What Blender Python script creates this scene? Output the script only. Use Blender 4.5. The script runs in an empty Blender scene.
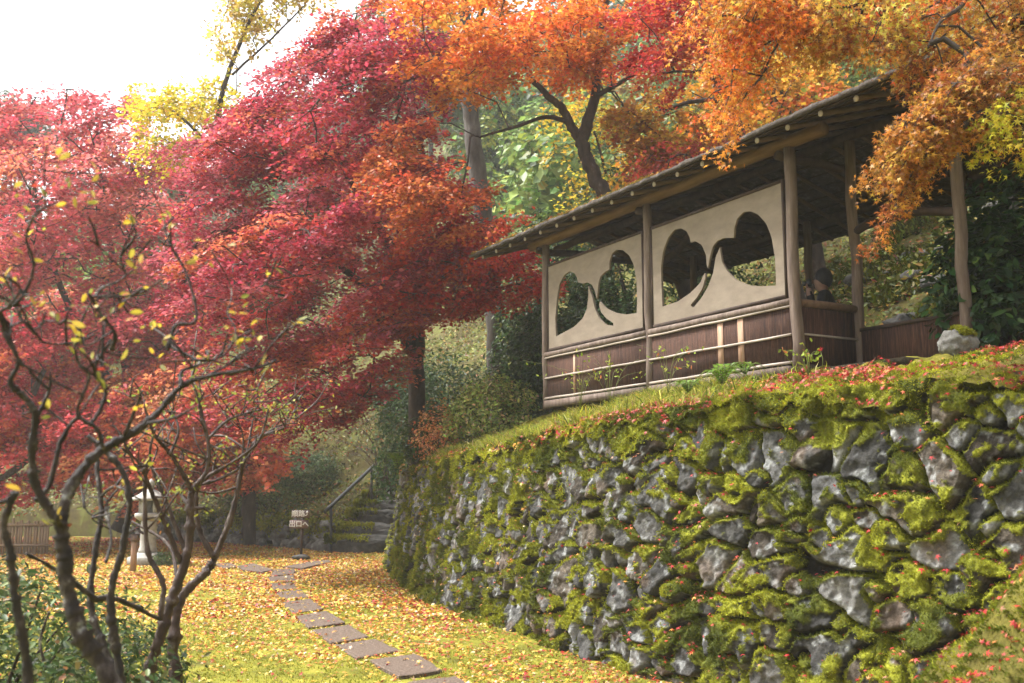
import bpy, bmesh, math, random
import numpy as np
from mathutils import Vector, Matrix
rng = np.random.default_rng(11); random.seed(11)
SC = bpy.context.scene; COL = SC.collection; R = math.radians

# ------------------------------------------------------------------ camera, sky, sun, exposure
PITCH = math.atan(146.5/1000.0); EYE = 1.6
cam_d = bpy.data.cameras.new('camera'); cam = bpy.data.objects.new('camera', cam_d); COL.objects.link(cam)
cam.location = (0, 0, EYE); cam.rotation_euler = (math.pi/2 + PITCH, 0, 0)
cam_d.sensor_width = 36; cam_d.lens = 36*1000/1024.0; cam_d.clip_start = 0.05; cam_d.clip_end = 2000
cam_d.dof.use_dof = True; cam_d.dof.focus_distance = 9.5; cam_d.dof.aperture_fstop = 3.2
SC.camera = cam
SUN_EL, SUN_AZ = R(56), R(-74)          # azimuth measured from +Y towards +X
wd = bpy.data.worlds.new('World'); SC.world = wd; wd.use_nodes = True
nt = wd.node_tree; bg = nt.nodes['Background']
sky = nt.nodes.new('ShaderNodeTexSky'); sky.sky_type = 'NISHITA'; sky.sun_disc = False
sky.sun_elevation = SUN_EL; sky.sun_rotation = SUN_AZ; sky.dust_density = 4.0; sky.air_density = 1.0; sky.ozone_density = 1.0
hs = nt.nodes.new('ShaderNodeHueSaturation'); hs.inputs['Saturation'].default_value = 0.15; hs.inputs['Value'].default_value = 1.0
nt.links.new(sky.outputs[0], hs.inputs['Color']); nt.links.new(hs.outputs[0], bg.inputs['Color'])
bg.inputs['Strength'].default_value = 0.15
sun_d = bpy.data.lights.new('sun', 'SUN'); sun = bpy.data.objects.new('sun', sun_d); COL.objects.link(sun)
sun_d.energy = 3.0; sun_d.angle = R(12); sun_d.color = (1, .975, .94)
sd = Vector((math.sin(SUN_AZ)*math.cos(SUN_EL), math.cos(SUN_AZ)*math.cos(SUN_EL), math.sin(SUN_EL)))
sun.rotation_euler = sd.to_track_quat('Z', 'Y').to_euler()
SC.view_settings.view_transform = 'Standard'; SC.view_settings.look = 'None'
SC.view_settings.exposure = 1.55; SC.view_settings.gamma = 1
SC.render.engine = 'CYCLES'
cy = SC.cycles; cy.use_denoising = True; cy.max_bounces = 6; cy.diffuse_bounces = 3; cy.glossy_bounces = 2
cy.transmission_bounces = 4; cy.volume_bounces = 1; cy.transparent_max_bounces = 4
cy.use_adaptive_sampling = True; cy.adaptive_threshold = 0.02; cy.sample_clamp_indirect = 6

# ------------------------------------------------------------------ projection helpers (photo pixel -> world point at a real depth)
cP, sP = math.cos(PITCH), math.sin(PITCH)
def ray(px, py):
    x = px-512.; y = 341.5-py
    return np.array([x, 1000*cP - y*sP, y*cP + 1000*sP])
def at(px, py, Y): v = ray(px, py); return np.array([0, 0, EYE]) + v*(Y/v[1])
def atz(px, py, z): v = ray(px, py); return np.array([0, 0, EYE]) + v*((z-EYE)/v[2])
def at_many(px, py, Y):
    x = px-512.; y = 341.5-py; vy = 1000*cP-y*sP; k = Y/vy
    return np.stack([x*k, Y, EYE+(y*cP+1000*sP)*k], 1)

# ------------------------------------------------------------------ noise
def _hash(i, j, k, s):
    h = (i*374761393 + j*668265263 + k*2147483647 + s*974634757) & 0xffffffff
    h = ((h ^ (h >> 13))*1274126177) & 0xffffffff
    h = ((h ^ (h >> 16))*2246822519) & 0xffffffff
    return ((h ^ (h >> 15)) & 0xffffff)/float(0xffffff)
def vn(P, s=0):
    P = np.asarray(P, float); I = np.floor(P).astype(np.int64); f = P-I; f = f*f*(3-2*f); r = 0
    for a in (0, 1):
        for b in (0, 1):
            for c in (0, 1):
                w = (f[:, 0] if a else 1-f[:, 0])*(f[:, 1] if b else 1-f[:, 1])*(f[:, 2] if c else 1-f[:, 2])
                r = r + w*_hash(I[:, 0]+a, I[:, 1]+b, I[:, 2]+c, s)
    return r
def fbm(P, o=4, s=0):
    P = np.asarray(P, float); r = 0; a = .5; t = 0
    for i in range(o): r = r + a*vn(P, s+i*17); t += a; a *= .5; P = P*2.03+7.1
    return r/t
def sst(a, b, x): t = np.clip((x-a)/(b-a), 0, 1); return t*t*(3-2*t)
def c3(x, y, z=0): return np.stack([np.asarray(x, float), np.asarray(y, float), np.zeros(len(x))+z], 1)

# ------------------------------------------------------------------ meshes and objects
def tag(o, label=None, cat=None, group=None, kind=None):
    if label: o['label'] = label
    if cat: o['category'] = cat
    if group: o['group'] = group
    if kind: o['kind'] = kind
    return o
def empty(name, loc=(0, 0, 0), rz=0, label=None, cat=None, group=None):
    o = bpy.data.objects.new(name, None); COL.objects.link(o); o.location = loc; o.rotation_euler = (0, 0, rz)
    o.empty_display_size = .1
    return tag(o, label, cat, group)
def link(name, me, mat, parent=None, smooth=False):
    o = bpy.data.objects.new(name, me); COL.objects.link(o)
    if mat is not None: me.materials.append(mat)
    if parent is not None:
        o.parent = parent
    if smooth: me.polygons.foreach_set('use_smooth', np.ones(len(me.polygons), bool))
    return o
def npmesh(name, V, faces, fcol=None, vcol=None, extra=None):
    """faces: list of int arrays (n,k)."""
    me = bpy.data.meshes.new(name); V = np.ascontiguousarray(V, np.float32)
    me.vertices.add(len(V)); me.vertices.foreach_set('co', V.ravel())
    tot = np.concatenate([np.full(len(f), f.shape[1]) for f in faces]); idx = np.concatenate([f.ravel() for f in faces])
    me.loops.add(len(idx)); me.loops.foreach_set('vertex_index', idx.astype(np.int32))
    me.polygons.add(len(tot)); st = np.concatenate([[0], np.cumsum(tot)[:-1]])
    me.polygons.foreach_set('loop_start', st.astype(np.int32)); me.polygons.foreach_set('loop_total', tot.astype(np.int32))
    me.update(calc_edges=True)
    for c, dom in ((fcol, 'FACE'), (vcol, 'POINT')):
        if c is not None:
            a = me.attributes.new('Col', 'FLOAT_COLOR', dom)
            c4 = np.ones((len(c), 4), np.float32); c4[:, :3] = c; a.data.foreach_set('color', c4.ravel())
    if extra:
        for k, v in extra.items():
            a = me.attributes.new(k, 'FLOAT', 'POINT'); a.data.foreach_set('value', np.asarray(v, np.float32))
    return me
def grid_faces(nu, nv):
    i = np.arange(nu-1)[:, None]*nv + np.arange(nv-1)[None, :]; i = i.ravel()
    return np.stack([i, i+nv, i+nv+1, i+1], 1)

class MB:
    """collects tubes, boxes, blobs and prisms into one mesh"""
    def __init__(s): s.V = []; s.F = {3: [], 4: []}; s.n = 0; s.N = []
    def add(s, V, F):
        V = np.asarray(V, float)
        s.V.append(V)
        for f in F:
            k = f.shape[1]
            if k in s.F: s.F[k].append(f+s.n)
            else: s.N.append(f+s.n)
        s.n += len(V)
    def tube(s, P, r, sides=8, cap=True, rough=0):
        P = np.asarray(P, float); n = len(P); r = np.broadcast_to(np.asarray(r, float), (n,))
        T = np.gradient(P, axis=0); T /= np.linalg.norm(T, axis=1)[:, None]+1e-9
        ref = np.eye(3)[np.argmin(np.abs(T).max(0) if n < 3 else np.abs(T).mean(0))]
        A = np.cross(T, ref); A /= np.linalg.norm(A, axis=1)[:, None]+1e-9; B = np.cross(T, A)
        a = np.linspace(0, 2*math.pi, sides, endpoint=False)
        rr = r[:, None]*np.ones((n, sides))
        if rough: rr = rr*(1+rough*(rng.random((n, sides))-.5))
        V = P[:, None, :]+rr[:, :, None]*(A[:, None, :]*np.cos(a)[None, :, None]+B[:, None, :]*np.sin(a)[None, :, None])
        V = V.reshape(-1, 3); i = (np.arange(n-1)[:, None]*sides+np.arange(sides)[None, :]).ravel()
        j = (np.arange(n-1)[:, None]*sides+(np.arange(sides)[None, :]+1) % sides).ravel()
        F = [np.stack([i, j, j+sides, i+sides], 1)]
        if cap: F += [np.arange(sides)[None, ::-1], (np.arange(sides)+(n-1)*sides)[None, :]]
        s.add(V, F); return s
    def box(s, lo, hi, M=None):
        x0, y0, z0 = lo; x1, y1, z1 = hi
        V = np.array([(x0, y0, z0), (x1, y0, z0), (x1, y1, z0), (x0, y1, z0), (x0, y0, z1), (x1, y0, z1), (x1, y1, z1), (x0, y1, z1)], float)
        if M is not None: V = np.array([M @ Vector(v) for v in V])
        s.add(V, [np.array([[3, 2, 1, 0], [4, 5, 6, 7], [0, 1, 5, 4], [1, 2, 6, 5], [2, 3, 7, 6], [3, 0, 4, 7]])]); return s
    def lathe(s, prof, sides=24, c=(0, 0, 0), ph=0):
        P = np.array(prof, float); a = np.linspace(0, 2*math.pi, sides, endpoint=False)+ph
        V = np.stack([P[:, None, 0]*np.cos(a), P[:, None, 0]*np.sin(a), np.repeat(P[:, None, 1], sides, 1)], 2).reshape(-1, 3)+np.array(c)
        n = len(P); i = (np.arange(n-1)[:, None]*sides+np.arange(sides)[None, :]).ravel(); j = (np.arange(n-1)[:, None]*sides+(np.arange(sides)[None, :]+1) % sides).ravel()
        s.add(V, [np.stack([i, j, j+sides, i+sides], 1), np.arange(sides)[None, ::-1], (np.arange(sides)+(n-1)*sides)[None, :]]); return s
    def blob(s, c, r, amp=.25, fr=1.2, seed=0, sub=3, flat=None):
        bm = bmesh.new(); bmesh.ops.create_icosphere(bm, subdivisions=sub, radius=1)
        V = np.array([v.co for v in bm.verts]); F = np.array([[v.index for v in f.verts] for f in bm.faces]); bm.free()
        d = 1+amp*2*(fbm(V*fr+seed*3.7, 3, seed)-.5); V = V*d[:, None]
        if flat is not None: V = np.sign(V)*np.abs(V)**flat
        s.add(V*np.array(r)+np.array(c), [F]); return s
    def build(s, name, mat, parent=None, smooth=False):
        F = [np.concatenate(s.F[k]) for k in (3, 4) if s.F[k]]+s.N
        return link(name, npmesh(name, np.concatenate(s.V), F), mat, parent, smooth)

# ------------------------------------------------------------------ materials
def newmat(name):
    m = bpy.data.materials.new(name); m.use_nodes = True; t = m.node_tree
    return m, t, t.nodes['Principled BSDF'], t.links
def node(t, ty, **kw):
    n = t.nodes.new(ty)
    for k, v in kw.items():
        if k in n.inputs: n.inputs[k].default_value = v
        else: setattr(n, k, v)
    return n
def ramp(t, stops):
    n = t.nodes.new('ShaderNodeValToRGB'); e = n.color_ramp.elements
    while len(e) > 1: e.remove(e[0])
    e[0].position = stops[0][0]; e[0].color = (*stops[0][1], 1)
    for p, c in stops[1:]:
        x = e.new(p); x.color = (*c, 1)
    return n
def noise_mat(name, stops, scale=5, stretch=(1, 1, 1), rough=.8, bump=.3, detail=6, spec=.3, bscale=None, coord='Object'):
    m, t, b, L = newmat(name)
    tc = node(t, 'ShaderNodeTexCoord'); mp = node(t, 'ShaderNodeMapping'); mp.inputs['Scale'].default_value = stretch
    L.new(tc.outputs[coord], mp.inputs[0])
    n = node(t, 'ShaderNodeTexNoise', Scale=scale, Detail=detail, Roughness=.65); L.new(mp.outputs[0], n.inputs['Vector'])
    r = ramp(t, stops); L.new(n.outputs['Fac'], r.inputs[0]); L.new(r.outputs[0], b.inputs['Base Color'])
    n2 = node(t, 'ShaderNodeTexNoise', Scale=bscale or scale*3, Detail=6, Roughness=.7); L.new(mp.outputs[0], n2.inputs['Vector'])
    bp = node(t, 'ShaderNodeBump', Strength=bump, Distance=.02); L.new(n2.outputs['Fac'], bp.inputs['Height']); L.new(bp.outputs[0], b.inputs['Normal'])
    b.inputs['Roughness'].default_value = rough; b.inputs['Specular IOR Level'].default_value = spec
    return m
def leaf_mat(name, trans=.4, rough=.45, spec=.35, gain=1.0):
    m, t, b, L = newmat(name)
    a = node(t, 'ShaderNodeAttribute', attribute_name='Col')
    L.new(a.outputs['Color'], b.inputs['Base Color']); b.inputs['Roughness'].default_value = rough; b.inputs['Specular IOR Level'].default_value = spec
    tr = node(t, 'ShaderNodeBsdfTranslucent'); mx = node(t, 'ShaderNodeMixShader'); mx.inputs[0].default_value = trans
    L.new(a.outputs['Color'], tr.inputs['Color']); L.new(b.outputs[0], mx.inputs[1]); L.new(tr.outputs[0], mx.inputs[2])
    L.new(mx.outputs[0], t.nodes['Material Output'].inputs['Surface'])
    return m
def attr_mat(name, rough=.8, spec=.3, bump=.4, bscale=30, var=.5, vscale=18):
    m, t, b, L = newmat(name)
    a = node(t, 'ShaderNodeAttribute', attribute_name='Col'); tc = node(t, 'ShaderNodeTexCoord')
    n = node(t, 'ShaderNodeTexNoise', Scale=vscale, Detail=8, Roughness=.7); L.new(tc.outputs['Object'], n.inputs['Vector'])
    mr = node(t, 'ShaderNodeMapRange'); mr.inputs[1].default_value = .3; mr.inputs[2].default_value = .7; mr.inputs[3].default_value = 1-var; mr.inputs[4].default_value = 1+var
    L.new(n.outputs['Fac'], mr.inputs[0])
    mx = node(t, 'ShaderNodeVectorMath', operation='SCALE'); L.new(a.outputs['Color'], mx.inputs[0]); L.new(mr.outputs[0], mx.inputs['Scale'])
    L.new(mx.outputs[0], b.inputs['Base Color'])
    n2 = node(t, 'ShaderNodeTexNoise', Scale=bscale, Detail=8, Roughness=.7); L.new(tc.outputs['Object'], n2.inputs['Vector'])
    bp = node(t, 'ShaderNodeBump', Strength=bump, Distance=.02); L.new(n2.outputs['Fac'], bp.inputs['Height']); L.new(bp.outputs[0], b.inputs['Normal'])
    b.inputs['Roughness'].default_value = rough; b.inputs['Specular IOR Level'].default_value = spec
    return m
M_leaf = leaf_mat('maple_leaf', .48, .48, .3)
M_green = leaf_mat('evergreen_leaf', .28, .45, .22)
M_fallen = leaf_mat('fallen_leaf', .15, .5, .3)
M_moss = leaf_mat('moss_blade', .3, .8, .1)
M_grass = leaf_mat('grass_blade', .35, .6, .2)
M_bark = noise_mat('dark_bark', [(.3, (.02, .015, .012)), (.6, (.06, .045, .035)), (.75, (.16, .14, .12))], 9, (1, 1, .35), .85, .6)
M_greybark = noise_mat('grey_bark', [(.3, (.045, .04, .034)), (.6, (.105, .095, .08)), (.75, (.2, .19, .17))], 7, (1, 1, .3), .9, .6)
M_shrubbark = noise_mat('lichen_bark', [(.35, (.010, .006, .005)), (.54, (.032, .019, .014)), (.62, (.075, .055, .045)), (.69, (.32, .31, .28))], 26, (1, 1, .6), .7, .8, spec=.5)
M_redbark = noise_mat('reddish_bark', [(.35, (.026, .013, .009)), (.55, (.07, .037, .026)), (.65, (.13, .095, .075)), (.72, (.36, .34, .31))], 26, (1, 1, .4), .65, .7, spec=.5)
M_post = noise_mat('weathered_post', [(.3, (.075, .050, .038)), (.55, (.15, .108, .084)), (.75, (.25, .195, .16))], 6, (3, 3, .35), .75, .35, bscale=22)
M_log = noise_mat('brown_log', [(.3, (.08, .045, .026)), (.6, (.17, .1, .06)), (.8, (.25, .16, .1))], 5, (3, .4, 3), .75, .35, bscale=20)
M_dark = noise_mat('dark_timber', [(.3, (.022, .013, .009)), (.7, (.065, .04, .028))], 6, (2, 2, 1), .8, .3)
M_rafter = noise_mat('rafter_wood', [(.3, (.06, .036, .023)), (.7, (.14, .09, .06))], 6, (.5, 3, 3), .8, .3)
M_endgrain = noise_mat('cut_log_end', [(.3, (.3, .25, .21)), (.7, (.46, .4, .35))], 30, rough=.85, bump=.2)
M_panel = noise_mat('plastered_board', [(.25, (.155, .122, .09)), (.5, (.20, .160, .120)), (.78, (.25, .206, .158))], 3.2, (1, 1, 2.2), .85, .15, bscale=60)
M_barkpanel = noise_mat('cedar_bark_panel', [(.3, (.020, .009, .006)), (.52, (.066, .028, .016)), (.72, (.145, .066, .038))], 14, (6, 6, .35), .8, 1.0, bscale=16)
M_bamboo = noise_mat('old_bamboo', [(.3, (.25, .2, .165)), (.7, (.42, .36, .3))], 8, (1, .2, 1), .5, .15)
M_slat = noise_mat('pale_slat', [(.3, (.25, .14, .085)), (.7, (.42, .27, .18))], 8, (2, 2, .4), .7, .2)
M_roof = noise_mat('cedar_bark_roof', [(.3, (.028, .021, .016)), (.55, (.07, .055, .045)), (.75, (.17, .15, .13))], 12, (1, 1, 1), .9, .8)
M_stone = noise_mat('lantern_stone', [(.3, (.24, .225, .2)), (.6, (.4, .38, .34)), (.8, (.52, .5, .46))], 9, rough=.9, bump=.4)
M_rock = noise_mat('grey_rock', [(.3, (.09, .09, .085)), (.55, (.24, .24, .235)), (.75, (.5, .5, .49))], 7, rough=.8, bump=.8)
M_stepstone = noise_mat('wet_step_stone', [(.3, (.025, .023, .02)), (.6, (.075, .07, .061)), (.8, (.17, .16, .145))], 7, rough=.7, bump=.7)
M_paver = noise_mat('pinkish_granite', [(.32, (.045, .030, .021)), (.5, (.11, .076, .055)), (.62, (.17, .122, .09)), (.72, (.31, .245, .195))], 45, rough=.75, bump=.6, bscale=60)
M_iron = noise_mat('black_iron', [(.3, (.015, .015, .016)), (.7, (.04, .04, .042))], 12, rough=.4, bump=.1, spec=.5)
M_white = noise_mat('white_lettering', [(.3, (.7, .7, .68)), (.7, (.8, .8, .78))], 12, rough=.7, bump=.05)
M_signwood = noise_mat('sign_board_wood', [(.3, (.1, .065, .06)), (.7, (.19, .13, .12))], 8, (.4, 3, 3), .7, .2)
M_edge = noise_mat('lichened_rock', [(.3, (.06, .055, .045)), (.5, (.15, .145, .13)), (.72, (.34, .335, .31))], 6, rough=.85, bump=1., bscale=18)
M_stem = noise_mat('green_stem', [(.3, (.10, .13, .03)), (.7, (.2, .2, .06))], 10, rough=.6, bump=.1)
M_fence = noise_mat('reed_fence', [(.3, (.16, .105, .065)), (.7, (.34, .24, .155))], 14, (8, 8, .4), .85, .6)

# ------------------------------------------------------------------ leaves
_RH = np.array([(-.5, 0, 0), (0, .34, .09), (.5, 0, -.03), (0, -.34, .09)]); _RHF = np.array([[0, 1, 2], [0, 2, 3]])
_pol = [(180, .12), (-126, .58), (-95, .24), (-60, .86), (-30, .28), (0, 1.05), (30, .28), (60, .86), (95, .24), (126, .58)]
_MP = np.array([(0, 0, .04)]+[(r*math.cos(R(a))*.62, r*math.sin(R(a))*.62, -.16*r*r) for a, r in _pol])
_MPF = np.array([[0, 1+i, 1+(i+1) % 10] for i in range(10)])
_OV = np.array([(-.5, 0, 0), (-.18, .2, .05), (.2, .19, .05), (.5, 0, -.05), (.2, -.19, .05), (-.18, -.2, .05)]); _OVF = np.array([[0, 1, 2, 3], [0, 3, 4, 5]])
_PN = _OV*np.array([1, .5, 1]); SHAPES = {'pinna': (_PN, _OVF), 'rhomb': (_RH, _RHF), 'maple': (_MP, _MPF), 'oval': (_OV, _OVF)}
def leaves(name, P, N, size, col, mat, parent=None, shape='rhomb', T=None):
    n = len(P); tv, tf = SHAPES[shape]
    N = N/(np.linalg.norm(N, axis=1)[:, None]+1e-9)
    if T is None: T = rng.normal(size=(n, 3))
    T = T-N*(T*N).sum(1)[:, None]; T /= np.linalg.norm(T, axis=1)[:, None]+1e-9; B = np.cross(N, T)
    size = np.broadcast_to(size, (n,))
    V = P[:, None]+size[:, None, None]*(tv[None, :, 0, None]*T[:, None]+tv[None, :, 1, None]*B[:, None]+tv[None, :, 2, None]*N[:, None])
    F = (np.arange(n)[:, None, None]*len(tv)+tf[None]).reshape(-1, tf.shape[1])
    return link(name, npmesh(name, V.reshape(-1, 3), [F], fcol=np.repeat(col, len(tf), 0)), mat, parent)
def blades(name, P, N, ln, wd, col, mat, parent=None, spread=.6, bend=0):
    n = len(P); D = N+rng.normal(size=(n, 3))*spread; D /= np.linalg.norm(D, axis=1)[:, None]
    S = np.cross(D, rng.normal(size=(n, 3))); S /= np.linalg.norm(S, axis=1)[:, None]+1e-9
    ln = np.broadcast_to(ln, (n,)); wd = np.broadcast_to(wd, (n,))
    if bend:
        mid = P+D*ln[:, None]*.55; D2 = D+bend*rng.normal(size=(n, 3))*np.array([1, 1, .2])-np.array([0, 0, bend*.5]); tip = mid+D2*ln[:, None]*.5
        V = np.stack([P-S*wd[:, None]/2, P+S*wd[:, None]/2, mid+S*wd[:, None]*.35, mid-S*wd[:, None]*.35, tip], 1)
        i = np.arange(n)*5; F = [np.stack([i, i+1, i+2, i+3], 1), np.stack([i+3, i+2, i+4], 1)]
        return link(name, npmesh(name, V.reshape(-1, 3), F, fcol=np.concatenate([col, col])), mat, parent)
    V = np.stack([P-S*wd[:, None]/2, P+S*wd[:, None]/2, P+D*ln[:, None]], 1).reshape(-1, 3)
    return link(name, npmesh(name, V, [np.arange(3*n).reshape(n, 3)], fcol=col), mat, parent)
def pick(pal, n):
    c = np.array([p[0] for p in pal]); w = np.array([p[1] for p in pal], float); return c[rng.choice(len(c), n, p=w/w.sum())]
def jit(c, a=.25):
    n = len(c); return np.clip(c*(1+a*rng.normal(size=(n, 1)))*(1+a*.35*rng.normal(size=(n, 3))), .004, .9)
def inpoly(x, y, poly):
    r = np.zeros(len(x), bool); j = len(poly)-1
    for i in range(len(poly)):
        xi, yi = poly[i]; xj, yj = poly[j]
        c = ((yi > y) != (yj > y)) & (x < (xj-xi)*(y-yi)/(yj-yi+1e-12)+xi); r ^= c; j = i
    return r
def edge_dist(x, y, poly):
    d = np.full(len(x), 1e9); j = len(poly)-1
    for i in range(len(poly)):
        a = np.array(poly[j], float); b = np.array(poly[i], float); ab = b-a; t = np.clip(((x-a[0])*ab[0]+(y-a[1])*ab[1])/(ab@ab), 0, 1)
        d = np.minimum(d, np.hypot(x-a[0]-ab[0]*t, y-a[1]-ab[1]*t)); j = i
    return d

# ------------------------------------------------------------------ trees
def densify(P, step=.3):
    P = np.asarray(P, float); out = [P[0]]
    for a, b in zip(P[:-1], P[1:]):
        k = max(1, int(np.linalg.norm((b-a)[:3])/step))
        for i in range(1, k+1): out.append(a+(b-a)*i/k)
    return np.array(out)
def smooth_path(P, k=8):
    P = np.asarray(P, float); n = len(P)
    if n < 3: return densify(P, np.linalg.norm(P[1]-P[0])/k)
    E_ = np.vstack([2*P[0]-P[1], P, 2*P[-1]-P[-2]]); out = []
    for i in range(n-1):
        p0, p1, p2, p3 = E_[i:i+4]
        for t in np.linspace(0, 1, k, endpoint=False):
            out.append(.5*(2*p1+(p2-p0)*t+(2*p0-5*p1+4*p2-p3)*t*t+(3*p1-p0-3*p2+p3)*t**3))
    out.append(P[-1]); return np.array(out)
def crown_group(poly, Y, dy, npads, r, nleaf, pal, size, shape='rhomb', thick=.12, droop=.25, axis=None, elong=1., tilt=.5, padvar=.75, hang=0, mind=None):
    return dict(poly=poly, Y=Y, dy=dy, npads=npads, r=r, nleaf=nleaf, pal=pal, size=size, shape=shape, thick=thick, droop=droop, axis=axis, elong=elong, tilt=tilt, padvar=padvar, hang=hang)
def tree(name, label, trunks, groups, bark=None, group=None, cat='tree', rtip=.006, leafmat=None, twigs=5, twig_r=None):
    """trunks: list of (n,4) x,y,z,radius polylines; the first point of the first one is the base."""
    bark = bark or M_bark; leafmat = leafmat or M_leaf
    base = np.array(trunks[0][0][:3], float)
    root = empty(name, base, 0, label, cat, group)
    tm = MB(); node_p, node_l, node_r = [], [], []
    for tr in trunks:
        p = smooth_path(np.array(tr, float), 6); q = p.copy()
        q[1:-1, :3] += rng.normal(size=(len(p)-2, 3))*p[1:-1, 3:4]*.12
        tm.tube(q[:, :3]-base, q[:, 3], 10 if q[0, 3] > .05 else 6, rough=.14)
        l = np.concatenate([[0], np.cumsum(np.linalg.norm(np.diff(q[:, :3], axis=0), axis=1))])+(len(node_p) and 1.0)
        m = len(q)//4 if tr is trunks[0] else 1
        node_p += list(q[m:, :3]); node_l += list(l[m:]); node_r += list(q[m:, 3])
    pads = []
    for g in groups:
        poly = g['poly']; xs = [p[0] for p in poly]; ys = [p[1] for p in poly]; acc = 0; tries = 0; px_r = g['r']*1000/g['Y']; pts = np.zeros((0, 2))
        while acc < g['npads'] and tries < 60:
            x = rng.uniform(min(xs), max(xs), 200); y = rng.uniform(min(ys), max(ys), 200); ok = inpoly(x, y, poly); x, y = x[ok], y[ok]
            ed = edge_dist(x, y, poly); tries += 1
            for a, b, e in zip(x, y, ed):
                if acc >= g['npads']: break
                if e < px_r*.35: continue
                Y = g['Y']+g['dy']*rng.uniform(-1, 1)*(.35+.65*min(1, e/90.))
                pads.append((at(a, b, Y), g)); acc += 1
    cen = np.mean([p for p in node_p], axis=0)
    pads.sort(key=lambda q: np.linalg.norm(q[0]-cen))
    K = len(pads)*26+len(node_p)+10
    NP = np.zeros((K, 3)); NL = np.full(K, 1e9); n0 = len(node_p); NP[:n0] = node_p; NL[:n0] = node_l
    par = np.full(K, -1); wt = np.zeros(K); cnt = n0; chains = []
    for c, g in pads:
        d = np.linalg.norm(NP[:cnt]-c, axis=1); up = np.maximum(0, NP[:cnt, 2]-c[2]-.3)
        cost = d+.3*NL[:cnt]+.8*up; i = int(np.argmin(cost)); D = d[i]; k = min(24, max(2, int(D/.35)))
        a = NP[i]; pd = (a-NP[par[i]]) if par[i] >= 0 else np.array([0, 0, 1.]); pd = pd/(np.linalg.norm(pd)+1e-9)
        ctrl = a+pd*D*.25+(c-a)*.25+np.array([0, 0, .18*D])
        t = np.linspace(0, 1, k+1)[1:, None]; Q = (1-t)**2*a+2*t*(1-t)*ctrl+t*t*c
        Q[:-1] += rng.normal(size=(k-1, 3))*min(.09, .05*D)
        idx = np.arange(cnt, cnt+k); NP[idx] = Q; NL[idx] = NL[i]+np.cumsum(np.full(k, D/k)); par[idx] = np.concatenate([[i], idx[:-1]]); cnt += k
        chains.append((i, idx)); j = idx[-1]
        while j >= 0: wt[j] += 1; j = par[j]
    rmax = trunks[0][-1][3]*.9
    tot = max(1, len(pads))
    rad = lambda w: rtip+(rmax-rtip)*np.clip(w/tot, 0, 1)**.55
    for i, idx in chains:
        P = np.vstack([NP[i], NP[idx]])-base; r = rad(np.concatenate([[wt[idx[0]]], wt[idx]])); tm.tube(P, r, 5, cap=False)
    LP, LN, LS, LC, LT = {}, {}, {}, {}, {}
    for c, g in pads:
        r = g['r']*rng.uniform(.7, 1.3); n = int(g['nleaf']*rng.uniform(.7, 1.3)*(r/g['r'])**2)
        out = c-cen; out[2] *= .3; out /= np.linalg.norm(out)+1e-9
        ax = np.array(g['axis'], float) if g['axis'] is not None else out+np.array([0, 0, -.15])+rng.normal(size=3)*.25
        ax = ax+rng.normal(size=3)*.15; ax /= np.linalg.norm(ax)
        upv = np.array([0, 0, 1.])+rng.normal(size=3)*.18; sv = np.cross(upv, ax); sv /= np.linalg.norm(sv)+1e-9; nv = np.cross(ax, sv)
        k = twigs+2; tw = rng.uniform(0, 2*math.pi, k); ti = rng.integers(0, k, n); rr = np.sqrt(rng.random(n))
        an = tw[ti]+rng.normal(size=n)*.28*(1.15-rr); ex = np.cos(an)*rr*r*g['elong']; ey = np.sin(an)*rr*r
        sc = r*.13
        P = c+ax*ex[:, None]+sv*ey[:, None]+nv*(rng.normal(size=n)*g['thick']*r)[:, None]+rng.normal(size=(n, 3))*sc
        P[:, 2] -= g['droop']*r*rr**2
        if g['hang']:
            hh = rng.random(k)*g['hang']; P[:, 2] -= rng.random(n)**.8*(hh[ti]+.1*g['hang'])
        for q in range(twigs):
            e = c+(ax*math.cos(tw[q])*g['elong']+sv*math.sin(tw[q]))*r*.85-np.array([0, 0, g['droop']*r*.7]); m = (c+e)/2+np.array([0, 0, g['droop']*r*.15])+rng.normal(size=3)*.05*r
            tm.tube(smooth_path([c, m, e], 3)-base, np.linspace(rtip*.7, rtip*.3, 7), 3, cap=False)
        N = np.array([0, 0, 1.])+rng.normal(size=(n, 3))*g['tilt']
        pc = pick(g['pal'], 1)[0]; C = pick(g['pal'], n); C = np.where((rng.random(n) < g['padvar'])[:, None], pc*(1+.12*rng.normal()), C)
        key = (g['shape'],)
        for dct, v in ((LP, P-base), (LN, N), (LS, g['size']*rng.uniform(.65, 1.25, n)), (LC, jit(C, .22)), (LT, (P-c)+rng.normal(size=(n, 3))*.3*r-np.array([0, 0, .3*r]))): dct.setdefault(key, []).append(v)
    tm.build('trunk', bark, root, True)
    for key in LP:
        leaves('crown', np.concatenate(LP[key]), np.concatenate(LN[key]), np.concatenate(LS[key]), np.concatenate(LC[key]), leafmat, root, key[0], np.concatenate(LT[key]))
    return root
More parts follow.
